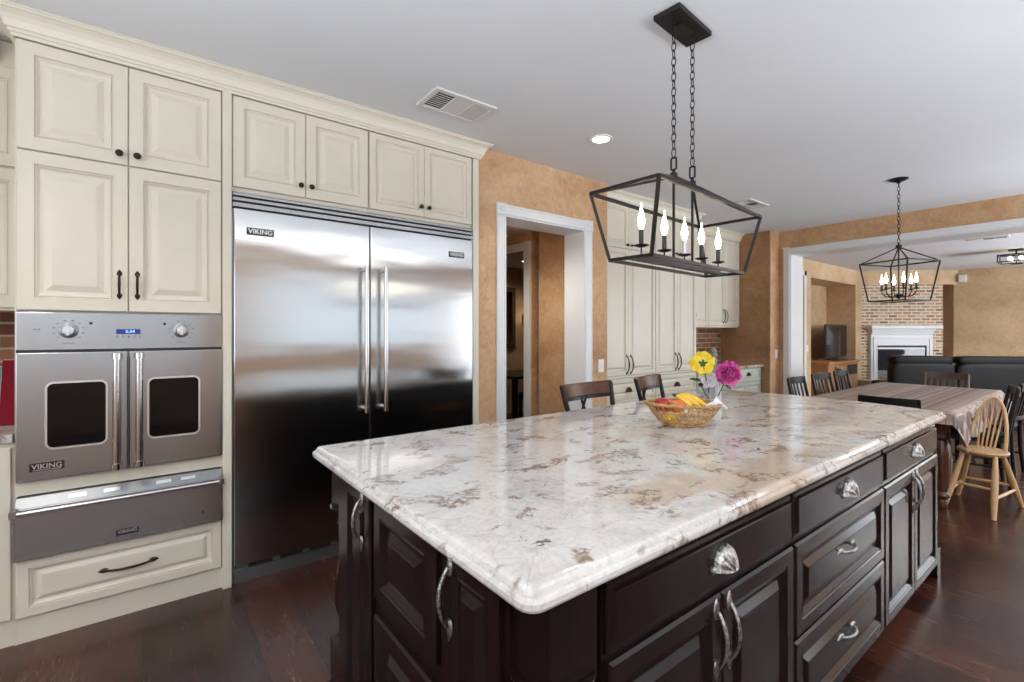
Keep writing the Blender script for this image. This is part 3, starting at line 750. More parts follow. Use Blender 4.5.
# far base run, counter, upper cabinets
t = thing('base_cabinet', 'pale green grey base cabinet at the far brick backsplash', 'cabinet', (5.9, 3.35, 0))
MB().box((5.12, 3.08, 0), (6.685, 3.65, .88)).build('carcass', M['sage'], t)
for i in range(2):
    a = 5.125 + i * .78
    d = MB().panel((a, 3.08, .705), UX, UZ, NY, .775, .165, P_DRAWER[:5] + [(.046, .0175), (.05, .016)]).build('drawer', M['sage'], t)
    cup_pull(MB(), (a + .42, 3.06, .795), UX, UZ, NY).build('cup_handle', M['bronze'], d, smooth=50)
    for q in range(2): door(t, a + q * .388, a + q * .388 + .385, .12, .695, 3.08, M['sage'], P_SLIM)
single('worktop', MB().box((5.12, 3.03, .881), (6.708, 3.654, .92)), M['granite'], 'stone worktop on the far pale green grey base cabinet', 'countertop', (5.9, 3.35, .88), bevel=.006)
def upper(xa, xb, label):
    t = thing('overhead_cabinet', label, 'cabinet', ((xa + xb) / 2, 3.5, 1.42))
    MB().box((xa, 3.39, 1.422), (xb, 3.655, 2.70)).build('carcass', M['cream'], t)
    xm = (xa + xb) / 2
    for a, b in ((xa + .003, xm - .0015), (xm + .0015, xb - .003)):
        kx = (b - .03) if b < xm else (a + .03)
        d = door(t, a, b, 1.445, 2.18, 3.39, M['cream'], P_SLIM)
        bow_pull(MB(), (kx, 3.37, 1.575), UZ, NY, .19, .005, .028, .010, .03).build('handle', M['bronze'], d, smooth=50)
        d = door(t, a, b, 2.19, 2.629, 3.39, M['cream'], P_SLIM)
        knob(MB(), (kx, 3.37, 2.23), NY, .014).build('knob', M['bronze'], d, smooth=40)
upper(5.125, 5.872, 'cream overhead cabinet half hidden behind the tall pantry')
upper(5.876, 6.705, 'cream overhead cabinet meeting the brown plaster end wall')
# grey ornament on the far worktop
t = thing('ceramic_ornament', 'small grey stacked ceramic ornament on the far worktop behind the flowers', 'ornament', (6.02, 3.38, .9205))
MB().lathe([(.045, 0), (.05, .01), (.04, .03), (.055, .06), (.05, .085), (.035, .095)], (6.02, 3.38, .9205), UZ, 20).build('base', M['stone_grey'], t, smooth=40)
MB().lathe([(.03, .095), (.05, .115), (.055, .135), (.04, .155), (.025, .165), (.04, .18), (.045, .2), (.03, .215), (.012, .235), (.001, .24)], (6.02, 3.38, .9205), UZ, 20).build('top', M['stone_grey'], t, smooth=40)

# ---------------------------------------------------------------- kitchen island
IX = .565        # plane of the end face (faces -X)
IY = .655        # plane of the long front (faces -Y)
def turned_post(parent, cx, cy, s=.115):
    p = MB().box((cx - s / 2, cy - s / 2, .700), (cx + s / 2, cy + s / 2, .878))
    p.lathe([(s * .70, .700), (s * .62, .690), (s * .47, .672), (s * .40, .655), (s * .46, .645), (s * .46, .632), (s * .34, .622), (s * .30, .600), (s * .32, .56), (s * .40, .50), (s * .50, .43), (s * .55, .37), (s * .52, .32), (s * .40, .27), (s * .30, .245), (s * .30, .235), (s * .44, .225), (s * .44, .21), (s * .34, .20), (s * .40, .192), (s * .5, .185)], (cx, cy, 0), UZ, 28)
    p.box((cx - s / 2 - .004, cy - s / 2 - .004, .0), (cx + s / 2 + .004, cy + s / 2 + .004, .185))
    return p.build('corner_post', M['espresso'], parent, .003, 40)
def iso_pull(kind, c, U, W, N, L=.13):
    m = MB()
    if kind == 'cup': cup_pull(m, c, U, W, N, .092, .058, .034)
    else: bow_pull(m, c, U, N, L, .0050, .022, .0125, .050)
    return m
# end unit (left end of the island)
e = thing('island_cabinet', 'dark island end cabinet with two narrow doors and raised panels, facing the fridge', 'cabinet', (.66, 1.2, 0))
MB().box((IX + .012, .760, .085), (.731, 1.76, .878)).build('carcass', M['espresso'], e)
MB().box((IX + .05, .76, 0), (.731, 1.75, .085)).box((.700, .668, .0), (.733, .762, .878)).build('toe_board', M['espresso'], e)
ff = MB()
ff.box((IX - .002, .735, .085), (IX + .014, 1.76, .10)); ff.box((IX - .002, .735, .862), (IX + .014, 1.76, .878))
for y0, y1 in ((.735, .750), (.975, 1.005), (1.385, 1.415), (1.655, 1.765)): ff.box((IX - .002, y0, .1), (IX + .014, y1, .862))
ff.box((IX - .002, 1.005, .515), (IX + .014, 1.385, .560)); ff.build('face_frame', M['espresso'], e)
for y0, y1, hy in ((.752, .973, .930), (1.417, 1.653, 1.478)):
    d = MB().panel((IX, y1, .102), -UY, UZ, NX, y1 - y0, .758, [(i * .82, h) for i, h in P_ISLAND]).build('door', M['espresso'], e)
    iso_pull('bow', (IX - .022, hy, .765), UZ, UY, NX, .155).build('handle', M['pewter'], d, smooth=50)
MB().panel((IX, 1.383, .562), -UY, UZ, NX, .376, .300, P_ISLAND).build('panel', M['espresso'], e)
MB().panel((IX, 1.383, .102), -UY, UZ, NX, .376, .411, P_ISLAND).build('panel', M['espresso'], e)
turned_post(e, .636, .694, .126); turned_post(e, .632, 1.825, .118)
# three front units
def unit(xa, xb, label, drawers, far=False):
    t = thing('island_cabinet', label, 'cabinet', ((xa + xb) / 2, 1.1, 0))
    MB().box((xa, IY, .075), (xb, 1.52, .878)).build('carcass', M['espresso'], t)
    MB().box((xa, IY + .06, 0), (xb, 1.48, .075)).build('toe_board', M['espresso'], t)
    a, b = xa + .006, xb - .006; xm = (a + b) / 2
    top = MB().panel((a, IY, .703), UX, UZ, NY, b - a, .147, P_SLAB).build('drawer', M['espresso'], t)
    iso_pull('cup', (xm + .0, IY - .022, .778), UX, UZ, NY).build('cup_handle', M['pewter'], top, smooth=50)
    if drawers:
        for z0, z1 in ((.392, .690), (.082, .380)):
            d = MB().panel((a, IY, z0), UX, UZ, NY, b - a, z1 - z0, P_ISLAND).build('drawer', M['espresso'], t)
            iso_pull('bow', (xm, IY - .018, (z0 + z1) / 2 + .02), UX, UZ, NY, .14).build('handle', M['pewter'], d, smooth=50)
    else:
        for p, q in ((a, xm - .0015), (xm + .0015, b)):
            d = MB().panel((p, IY, .082), UX, UZ, NY, q - p, .608, P_ISLAND).build('door', M['espresso'], t)
            hx = (q - .030) if q < xm else (p + .030)
            iso_pull('bow', (hx, IY - .022, .585), UZ, UX, NY, .165).build('handle', M['pewter'], d, smooth=50)
    if far:
        turned_post(t, 3.50, 1.825, .118)
        MB().box((3.455, .665, .0), (3.485, 1.77, .878)).build('end_panel', M['espresso'], t, .002)
        q = MB().lathe([(.028, .16), (.03, .17), (.022, .18), (.02, .22), (.028, .3), (.03, .36), (.022, .45), (.018, .52), (.026, .55), (.03, .6)], (3.487, .670, 0), UZ, 20)
        q.box((3.45, .635, 0), (3.52, .70, .16)); q.build('corner_post', M['espresso'], t, .002, 40)
    return t
MB_ = unit(.735, 1.608, 'dark island cabinet nearest the viewer with one wide drawer over two doors', False)
unit(1.612, 2.512, 'dark island cabinet in the middle holding three stacked drawers', True)
unit(2.516, 3.45, 'dark island cabinet at the dining table end, drawer over two doors', False, True)
# countertop
def island_outline():
    pts = []
    cs = [((.505, .605), 0), ((3.52, .605), 0)]
    def arc(cx, cy, r, a0, a1, n=5):
        return [(cx + r * math.cos(math.radians(a0 + (a1 - a0) * i / n)), cy + r * math.sin(math.radians(a0 + (a1 - a0) * i / n))) for i in range(n + 1)]
    r = .036
    pts += arc(.505 + r, .605 + r, r, 180, 270)
    pts += arc(3.52 - r, .605 + r, r, 270, 350)
    for i in range(1, 12):
        s = i / 12; pts.append((3.52 + .10 * math.sin(PI * s), .625 + (1.90 - .645) * s))
    pts += arc(3.52 - r, 1.925 - r, r, 10, 90)
    pts += arc(.505 + r, 1.925 - r, r, 90, 180)
    return pts
OUT = island_outline()
def inset(poly, d):
    n = len(poly); res = []
    for i in range(n):
        a, b, c = V(poly[i - 1]), V(poly[i]), V(poly[(i + 1) % n])
        t0, t1 = (b - a).normalized(), (c - b).normalized()
        n0, n1 = V((-t0.y, t0.x)), V((-t1.y, t1.x)); m = n0 + n1
        m = m / max(.3, m.dot(n0)); res.append((b.x + m.x * d, b.y + m.y * d))
    return res
EDGE = [(.012, .880), (.003, .882), (0, .888), (0, .898), (.003, .903), (.0070, .905), (.0115, .905), (.012, .909), (.015, .9150), (.019, .9185), (.024, .9200), (.034, .920)]
prof = [[V((x, y, z)) for x, y in inset([(p[0], p[1]) for p in OUT], i)] for i, z in EDGE]
single('island_countertop', MB().rings(prof), M['granite'], 'large polished cream granite countertop on the dark island', 'countertop', (2.0, 1.26, .88), smooth=22)

# ---------------------------------------------------------------- lantern pendant over the island
def chain(mb, x, y, z0, z1, L=.034, r=.0021, wd=.008):
    n = max(2, int(round((z1 - z0) / (L * .80)))); st = (z1 - z0) / n
    for i in range(n):
        zc = z0 + st * (i + .5); pts = []
        for k in range(12):
            a = 2 * PI * k / 12; u = wd * math.cos(a); v_ = math.sin(a) * (L / 2)
            pts.append((x + (u if i % 2 else 0), y + (0 if i % 2 else u), zc + v_))
        mb.tube(pts, r, 6, closed=True)
    return mb
def candle(parent, x, y, z, sleeve, h=.062, r=.0095, saucer=.026, bulb=.1):
    s = MB().lathe([(.003, -.030), (.003, -.002), (saucer * .5, 0), (saucer, .006), (saucer, .008), (saucer * .5, .004), (r, .004)], (x, y, z), UZ, 20).build('candle_cup', M['black_metal'], parent, smooth=40)
    MB().lathe([(r, .004), (r, h), (r * .6, h + .002)], (x, y, z), UZ, 16).build('candle_sleeve', sleeve, s, smooth=40)
    b = bulb / .1
    MB().lathe([(.007 * b, 0), (.010 * b, .010 * b), (.0138 * b, .026 * b), (.0135 * b, .036 * b), (.0098 * b, .053 * b), (.0048 * b, .074 * b), (.0022 * b, .090 * b), (.0008, .1 * b)], (x, y, z + h + .002), UZ, 18).build('bulb', M['bulb'], s, smooth=60)
LX, LY = 1.906, 1.212
ln = thing('lantern_pendant', 'long black open-frame pendant with five candle bulbs over the island', 'pendant light', (LX, LY, 1.65))
MB().box((LX - .145, LY - .062, 2.716), (LX + .145, LY + .062, 2.7395)).box((LX - .05, LY - .025, 2.709), (LX + .05, LY + .025, 2.716)).build('canopy', M['black_metal'], ln, .003)
for dx in (-.083, .083):
    x = LX + dx
    MB().lathe([(.008, 0), (.008, .012), (.003, .014)], (x, LY, 2.70), UZ, 12).tube([(x + .010 * math.cos(a), LY, 2.692 + .010 * math.sin(a)) for a in [2 * PI * k / 12 for k in range(12)]], .002, 6, True).build('loop', M['black_metal'], ln)
    chain(MB(), x, LY, 2.125, 2.685, .042, .0024, .0095).build('chain', M['black_metal'], ln, smooth=60)
    lk = MB()
    for p, q in (((-.012, 2.068), (.012, 2.068)), ((.012, 2.068), (.012, 2.118)), ((.012, 2.118), (-.012, 2.118)), ((-.012, 2.118), (-.012, 2.068))):
        lk.bar((x, LY + p[0], p[1]), (x, LY + q[0], q[1]), .006)
    lk.lathe([(.016, 2.036), (.016, 2.05), (.008, 2.055), (.006, 2.068)], (x, LY, 0), UZ, 14); lk.build('square_link', M['black_metal'], ln)
    MB().bar((x, LY, 1.655), (x, LY, 2.04), .0085).build('rod', M['black_metal'], ln)
TZ, BZ, PZ = 1.922, 1.649, 2.036
T = [V((LX + a * .4625, LY + b * .155, TZ)) for a, b in ((-1, -1), (1, -1), (1, 1), (-1, 1))]
Bt = [V((LX + a * .415, LY + b * .095, BZ)) for a, b in ((-1, -1), (1, -1), (1, 1), (-1, 1))]
PK = [V((LX - .083, LY, PZ)), V((LX + .083, LY, PZ))]
f = MB(); w_ = .0125
for i in range(4):
    f.bar(T[i], T[(i + 1) % 4], w_); f.bar(Bt[i], Bt[(i + 1) % 4], w_); f.bar(T[i], Bt[i], w_)
for i in (0, 3): f.bar(PK[0], T[i], w_ * .85)
for i in (1, 2): f.bar(PK[1], T[i], w_ * .85)
f.bar(PK[0], PK[1], w_)
f.build('cage', M['black_metal'], ln)
MB().box((LX - .415, LY - .019, BZ - .005), (LX + .415, LY + .019, BZ + .005)).box((LX - .345, LY - .013, BZ + .005), (LX + .345, LY + .013, BZ + .016)).build('candle_bar', M['black_metal'], ln)
for i, x in enumerate((-.338, -.163, .008, .168, .342)):
    candle(ln, LX + x + .003, LY, 1.700, M['candle_silver'] if i == 2 else M['candle_sleeve'], .070, .0095, .030, .105)

ln.rotation_euler = (0, 0, math.radians(4.3))

# lantern over the dining table
DX, DY = 5.38, 1.255
l2 = thing('lantern_pendant', 'black tapered lantern chandelier hanging over the dining table', 'pendant light', (DX, DY, 1.64))
MB().lathe([(.070, 2.7395), (.070, 2.733), (.052, 2.722), (.02, 2.712), (.012, 2.70)], (DX, DY, 0), UZ, 28).build('canopy', M['black_metal'], l2, smooth=40)
chain(MB(), DX, DY, 2.165, 2.70, .042, .0026, .0100).build('chain', M['black_metal'], l2, smooth=60)
MB().lathe([(.012, 2.115), (.024, 2.125), (.024, 2.14), (.008, 2.15), (.006, 2.168)], (DX, DY, 0), UZ, 14).build('finial', M['black_metal'], l2, smooth=40)
f = MB(); R1, R2 = .288, .222; rot = math.radians(-20)
def sq(R, z): return [V((DX + R * math.cos(rot + PI / 4 + k * PI / 2), DY + R * math.sin(rot + PI / 4 + k * PI / 2), z)) for k in range(4)]
t_, b_ = sq(R1, 1.985), sq(R2, 1.640); pk = V((DX, DY, 2.125))
for i in range(4):
    f.bar(t_[i], t_[(i + 1) % 4], .011); f.bar(b_[i], b_[(i + 1) % 4], .011); f.bar(t_[i], b_[i], .011); f.bar(pk, t_[i], .009)
f.build('cage', M['black_metal'], l2)
MB().tube([(DX, DY, 1.68), (DX, DY, 2.12)], .006, 10).lathe([(.001, 1.655), (.016, 1.67), (.02, 1.69), (.012, 1.705)], (DX, DY, 0), UZ, 14).build('stem', M['black_metal'], l2, smooth=40)
for k in range(6):
    a = 2 * PI * k / 6 + .50; x, y = DX + .125 * math.cos(a), DY + .125 * math.sin(a)
    arm = MB().tube([(DX + .01 * math.cos(a), DY + .01 * math.sin(a), 1.70), (DX + .05 * math.cos(a), DY + .05 * math.sin(a), 1.675), (DX + .10 * math.cos(a), DY + .10 * math.sin(a), 1.685), (x, y, 1.72)], .005, 8).build('arm', M['black_metal'], l2, smooth=60)
    candle(arm, x, y, 1.740, M['candle_sleeve'], .055, .009, .024, .095)

# ceiling fittings
def recessed(x, y, label):
    t = thing('recessed_light', label, 'ceiling light', (x, y, CZ))
    MB().rings([[V((x + r * math.cos(a), y + r * math.sin(a), z)) for a in [2 * PI * k / 32 for k in range(32)]] for r, z in ((.082, CZ - .0005), (.080, CZ - .006), (.062, CZ - .006), (.058, CZ - .001))], False).build('trim_ring', M['switch'], t, smooth=40)
    MB().lathe([(.060, CZ - .004), (.060, CZ - .001)], (x, y, 0), UZ, 32).build('lamp_disc', M['lamp_disc'], t)
    l = bpy.data.lights.new('downlight', 'SPOT'); l.energy = 30; l.color = (1, .93, .82); l.spot_size = math.radians(130); l.spot_blend = .6; l.shadow_soft_size = .06
    o = bpy.data.objects.new('downlight', l); o.location = (x, y, CZ - .02); COL.objects.link(o)
    return t
recessed(2.581, 2.297, 'round white recessed ceiling light near the doorway')
for x, y in ((-.6, 1.9), (.9, -1.2), (3.6, -1.2), (-.6, -1.0), (5.4, -1.2)): recessed(x, y, 'added round white recessed ceiling light over the unseen part of the kitchen')['group'] = 'added recessed lights over the unseen kitchen'  # downlights added out of view for a more even room light
def added_passage_light(x, y, z, p, label):  # downlights added to brighten the passage and the room beyond
    t = thing('recessed_light', label, 'ceiling light', (x, y, z))
    MB().rings([[V((x + r * math.cos(a), y + r * math.sin(a), q)) for a in [2 * PI * k / 32 for k in range(32)]] for r, q in ((.082, z - .0005), (.080, z - .006), (.062, z - .006), (.058, z - .001))], False).build('trim_ring', M['switch'], t, smooth=40)
    MB().lathe([(.060, z - .004), (.060, z - .001)], (x, y, 0), UZ, 32).build('lamp_disc', M['lamp_disc'], t)
    l = bpy.data.lights.new('downlight', 'SPOT'); l.energy = p; l.color = (1, .93, .82); l.spot_size = math.radians(150); l.spot_blend = .6; l.shadow_soft_size = .06
    o = bpy.data.objects.new('downlight', l); o.location = (x, y, z - .02); COL.objects.link(o)
added_passage_light(2.3, 3.5, 2.44, 70, 'added recessed ceiling light inside the passage, out of sight above the doorway')
added_passage_light(4.6, 5.6, 2.44, 30, 'added recessed ceiling light over the dark table through the doorway')
def vent(cx, cy, lx, ly, label, slots=False):
    t = thing('ceiling_vent', label, 'vent', (cx, cy, CZ))
    z = CZ - .0005
    x0, x1, y0, y1 = cx - lx / 2, cx + lx / 2, cy - ly / 2, cy + ly / 2; b = .03
    f = MB()
    for lo, hi in (((x0, y0), (x1, y0 + b)), ((x0, y1 - b), (x1, y1)), ((x0, y0 + b), (x0 + b, y1 - b)), ((x1 - b, y0 + b), (x1, y1 - b))):
        f.box((lo[0], lo[1], z - .012), (hi[0], hi[1], z))
    third = (lx - 2 * b) / 3
    for k in (1, 2): f.box((x0 + b + third * k - .004, y0 + b, z - .012), (x0 + b + third * k + .004, y1 - b, z))
    f.build('frame', M['vent'], t, .002)
    MB().box((x0 + b, y0 + b, z - .003), (x1 - b, y1 - b, z)).build('duct_shade', M['vent_dark'], t)  # black plate paints the shade inside the vent
    s = MB(); n = 9
    for k in range(3):
        xa = x0 + b + third * k + .005
        if slots:
            if k == 0: s.box((xa, y0 + b, z - .011), (xa + third - .01, y1 - b, z - .006))  # closed white plate shapes the lit section; the others show the painted shade
            else:
                for j in (1, 2): s.bar((xa, y0 + b + (y1 - y0 - 2 * b) * j / 3, z - .006), (xa + third - .01, y0 + b + (y1 - y0 - 2 * b) * j / 3, z - .006), .002, .003)
            continue
        for j in range(n):
            if k == 0: # dark section: slats thinned so the black plate behind shows as shade
                y = y0 + b + (y1 - y0 - 2 * b) * (j + .5) / n; s.bar((xa, y, z - .006), (xa + third - .01, y, z - .006), .0018, .003)
            elif k == 1:
                y = y0 + b + (y1 - y0 - 2 * b) * (j + .5) / n; s.bar((xa, y, z - .008), (xa + third - .01, y, z - .008), .0225, .002)
            else:
                x = xa + (third - .01) * (j + .5) / n; s.bar((x, y0 + b, z - .008), (x, y1 - b, z - .008), .0085, .003)
    s.build('louver', M['vent'], t)
    return t
vent(1.505, 2.495, .42, .265, 'white three-section ceiling vent above the fridge')
vent(5.145, 2.45, .42, .17, 'white ceiling vent in the middle of the kitchen ceiling, behind the island pendant')
vent(9.80, 1.24, .44, .19, 'white ceiling vent in the family room ceiling', True).rotation_euler = (0, 0, -PI / 2)

# flush glass ceiling light, family room
fx, fy = 11.50, 1.12
t = thing('flush_ceiling_light', 'square glass and dark metal flush light on the family room ceiling', 'ceiling light', (fx, fy, 2.52))
MB().box((fx - .09, fy - .09, 2.715), (fx + .09, fy + .09, 2.7395)).tube([(fx, fy, 2.60), (fx, fy, 2.72)], .012, 10).build('canopy', M['black_metal'], t, .003)
f = MB(); s = .20
cs = [(fx - s, fy - s), (fx + s, fy - s), (fx + s, fy + s), (fx - s, fy + s)]
for i in range(4):
    a, b = cs[i], cs[(i + 1) % 4]
    for z in (2.53, 2.645): f.bar((*a, z), (*b, z), .014)
    f.bar((*a, 2.53), (*a, 2.645), .014)
f.bar((fx - s, fy, 2.645), (fx + s, fy, 2.645), .014); f.bar((fx, fy - s, 2.645), (fx, fy + s, 2.645), .014)
f.box((fx - .07, fy - .07, 2.495), (fx + .07, fy + .07, 2.51)); f.tube([(fx, fy, 2.50), (fx, fy, 2.60)], .006, 8)
f.build('frame', M['black_metal'], t)
for i in range(4):
    a, b = V((*cs[i], 0)), V((*cs[(i + 1) % 4], 0)); a2, b2 = a.lerp(b, .04), a.lerp(b, .96)
    MB().add([a2 + V((0, 0, 2.54)), b2 + V((0, 0, 2.54)), b2 + V((0, 0, 2.638)), a2 + V((0, 0, 2.638))], [(0, 1, 2, 3)]).build('glass_pane', M['clear_glass'], t)
for k in range(4):
    a = PI / 4 + k * PI / 2; MB().ball((fx + .09 * math.cos(a), fy + .09 * math.sin(a), 2.585), .026, 12).build('bulb', M['bulb'], t, smooth=60)

# switches and outlets
def plate(loc, U, N, label, w=.072, h=.118, name='light_switch', cat='light switch'):
    t = thing(name, label, cat, loc); c = V(loc); U = V(U); N = V(N)
    MB().panel(c - U * w / 2 - UZ * h / 2, U, UZ, N, w, h, [(0, 0), (0, .003), (.004, .006), (.01, .006)]).build('plate', M['switch'], t)
    MB().panel(c - U * .017 - UZ * .033 + N * .0055, U, UZ, N, .034, .066, [(0, 0), (0, .003), (.003, .005)]).build('rocker', M['switch'], t)
plate((3.315, 2.95, 1.05), UX, NY, 'white light switch on the tan wall right of the doorway')
plate((6.875, 2.945, 1.06), UX, NY, 'white light switch on the narrow tan strip beside the wide opening')
plate((9.97, 3.71, 1.05), UX, NY, 'white light switch on the family room wall beside the niche')
plate((3.72, 3.87, 1.03), UX, NY, 'white light switch on the passage wall seen through the doorway')
t = thing('wall_sensor', 'small white motion sensor high on the family room wall', 'sensor', (14.28, 2.20, 2.55))
MB().box((14.22, 2.14, 2.46), (14.299, 2.27, 2.62)).build('housing', M['switch'], t, .015)

# ---------------------------------------------------------------- fireplace, TV corner, sofa
def local_thing(name, label, cat, loc, rz):
    o = thing(name, label, cat, loc); ORG[o.name] = (0, 0, 0); o.rotation_euler = (0, 0, rz); return o
fp = local_thing('fireplace', 'white fireplace surround with mantel in front of a brick chimney', 'fireplace', (A0.x, A0.y, 0), DANG)
s = MB()
s.box((.27, -.06, .30), (.40, .028, 1.40)); s.box((1.45, -.06, .30), (1.58, .028, 1.40)); s.box((.40, -.06, 1.06), (1.45, .028, 1.40))
for (a, b, y) in ((.25, 1.60, -.075), (.23, 1.62, -.095), (.21, 1.65, -.125)): pass
s.panel((.33, -.06, .30), UX, UZ, NY, .001, .001, [(0, 0), (0, .001)])
s.build('surround', M['white'], fp, .006)
m_ = MB()
for a, b, y, z0, z1 in ((.28, 1.57, -.08, 1.30, 1.34), (.265, 1.585, -.10, 1.34, 1.385), (.245, 1.605, -.13, 1.385, 1.43), (.20, 1.70, -.19, 1.43, 1.505)): m_.box((a, y, z0), (b, .028, z1))
m_.build('mantel_shelf', M['white'], fp, .008)
i_ = MB()
for a, b, y in ((.315, 1.53, -.072), (.345, 1.50, -.066)): pass
i_.box((.315, -.078, .30), (.345, -.06, 1.24)); i_.box((1.505, -.078, .30), (1.535, -.06, 1.24)); i_.box((.315, -.078, 1.21), (1.535, -.06, 1.24))
i_.box((.385, -.072, .30), (.405, -.06, 1.08)); i_.box((1.445, -.072, .30), (1.465, -.06, 1.08)); i_.box((.385, -.072, 1.06), (1.465, -.06, 1.08))
i_.build('molding', M['white'], fp, .003)
MB().box((.06, -.45, 0), (1.80, .028, .26)).box((.04, -.48, .26), (1.82, .028, .30)).build('hearth', M['white'], fp, .006)
fb = MB().box((.40, -.045, .50), (1.45, .0, 1.06)).build('firebox_frame', M['black_metal'], fp)
MB().box((.43, -.05, .54), (1.42, -.044, 1.02)).build('firebox_glass', M['fire_glass'], fb)
MB().box((.40, -.052, .98), (1.45, -.044, 1.0)).box((.40, -.052, .36), (1.45, -.03, .50)).build('firebox_louver', M['steel_dark'], fb)
# thin dark frame of a picture above the fireplace is the firebox of the lantern view; TV and stand
t = thing('tv_stand', 'honey wood TV stand with an open shelf in the family room niche', 'tv stand', (11.6, 3.85, 0))
MB().box((10.75, 3.62, .02), (12.45, 4.12, .70)).build('carcass', M['pine'], t, .004)
MB().box((10.71, 3.59, .70), (12.49, 4.14, .75)).build('top', M['pine'], t, .004)
MB().box((11.08, 3.60, .06), (11.62, 3.62, .66)).build('door', M['oak'], t, .004)
MB().box((11.80, 3.605, .46), (12.35, 3.625, .66)).build('shelf_shade_panel', M['vent_dark'], t)  # black panel on the closed carcass paints the shade of a shelf opening
MB().box((11.80, 3.60, .06), (12.35, 3.62, .42)).build('drawer', M['oak'], t, .004)
t = thing('television', 'flat black television standing in the family room niche', 'television', (11.95, 3.88, .75))
MB().box((11.32, 3.86, .80), (12.55, 3.89, 1.52)).build('casing', M['black_plastic'], t, .005)
MB().box((11.345, 3.855, .83), (12.525, 3.861, 1.50)).build('screen', M['tv_glass'], t)
MB().box((11.88, 3.865, .76), (12.0, 3.885, .82)).box((11.65, 3.75, .751), (12.25, 4.0, .765)).build('stand', M['black_plastic'], t, .003)
MB().box((11.45, 3.70, .752), (11.62, 3.80, .80)).build('set_top_box', M['black_plastic'], t, .003) if False else None

def cushion(mb, lo, hi, r=.06, n=6):
    """soft box with rounded edges"""
    x0, y0, z0 = lo; x1, y1, z1 = hi; c = V(((x0 + x1) / 2, (y0 + y1) / 2, (z0 + z1) / 2)); h = V(((x1 - x0) / 2, (y1 - y0) / 2, (z1 - z0) / 2))
    N = 14; vs = []
    for i in range(N + 1):
        th = PI * i / N - PI / 2
        for j in range(2 * N):
            ph = 2 * PI * j / (2 * N); d = V((math.cos(th) * math.cos(ph), math.cos(th) * math.sin(ph), math.sin(th)))
            q = V([(abs(k) ** .28) * (1 if k >= 0 else -1) for k in d]); vs.append(c + V((q.x * h.x, q.y * h.y, q.z * h.z)))
    fs = [(i * 2 * N + j, i * 2 * N + (j + 1) % (2 * N), (i + 1) * 2 * N + (j + 1) % (2 * N), (i + 1) * 2 * N + j) for i in range(N) for j in range(2 * N)]
    return mb.add(vs, fs)
P0 = V((11.05, 2.66)); P1 = V((12.35, 1.20)); sang = math.atan2(P1.y - P0.y, P1.x - P0.x)
def sofa(off, label, L):
    o = local_thing('leather_sofa', label, 'sofa', (P0.x + math.cos(sang) * off, P0.y + math.sin(sang) * off, 0), sang)
    cushion(MB(), (.02, .02, .10), (L - .01, .90, .40)).build('seat_base', M['leather'], o, smooth=60)
    cushion(MB(), (.0, .0, .08), (L, .24, .80)).build('backrest', M['leather'], o, smooth=60)
    cushion(MB(), (.04, .03, .755), (L - .02, .30, .915)).build('head_cushion', M['leather'], o, smooth=60)
    cushion(MB(), (.0, .05, .10), (.22, .50, .40)).build('armrest', M['leather'], o, smooth=60)
    for k in range(2):
        x = .06 + k * (L - .16); MB().lathe([(.02, 0), (.028, .11)], (x + .02, .12, 0), UZ, 12).build('leg', M['black_wood'], o)
sofa(0, 'black leather sofa section in front of the fireplace, left one', 1.03)
sofa(1.05, 'black leather sofa section continuing to the right photo edge', 1.9)

# ---------------------------------------------------------------- dining table and cloth
tx0, tx1, ty0, ty1, tz = 4.80, 7.02, .80, 1.80, .752
t = thing('dining_table', 'walnut dining table with heavy turned legs under the striped cloth', 'table', (5.9, 1.3, 0))
MB().box((tx0, ty0, tz - .035), (tx1, ty1, tz)).build('tabletop', M['walnut'], t, .006)
MB().box((tx0 + .09, ty0 + .09, tz - .13), (tx1 - .09, ty1 - .09, tz - .035)).build('apron', M['walnut'], t)
for x in (tx0 + .075, tx1 - .075):
    for y in (ty0 + .075, ty1 - .075):
        p = MB().box((x - .055, y - .055, .60), (x + .055, y + .055, .716))
        p.lathe([(.03, 0), (.038, .01), (.042, .05), (.034, .075), (.052, .09), (.058, .105), (.050, .12), (.036, .13), (.044, .16), (.060, .26), (.066, .36), (.062, .44), (.046, .505), (.040, .525), (.058, .54), (.060, .555), (.046, .57), (.05, .585), (.055, .60)], (x, y, 0), UZ, 26)
        p.build('leg', M['walnut'], t, .003, 40)
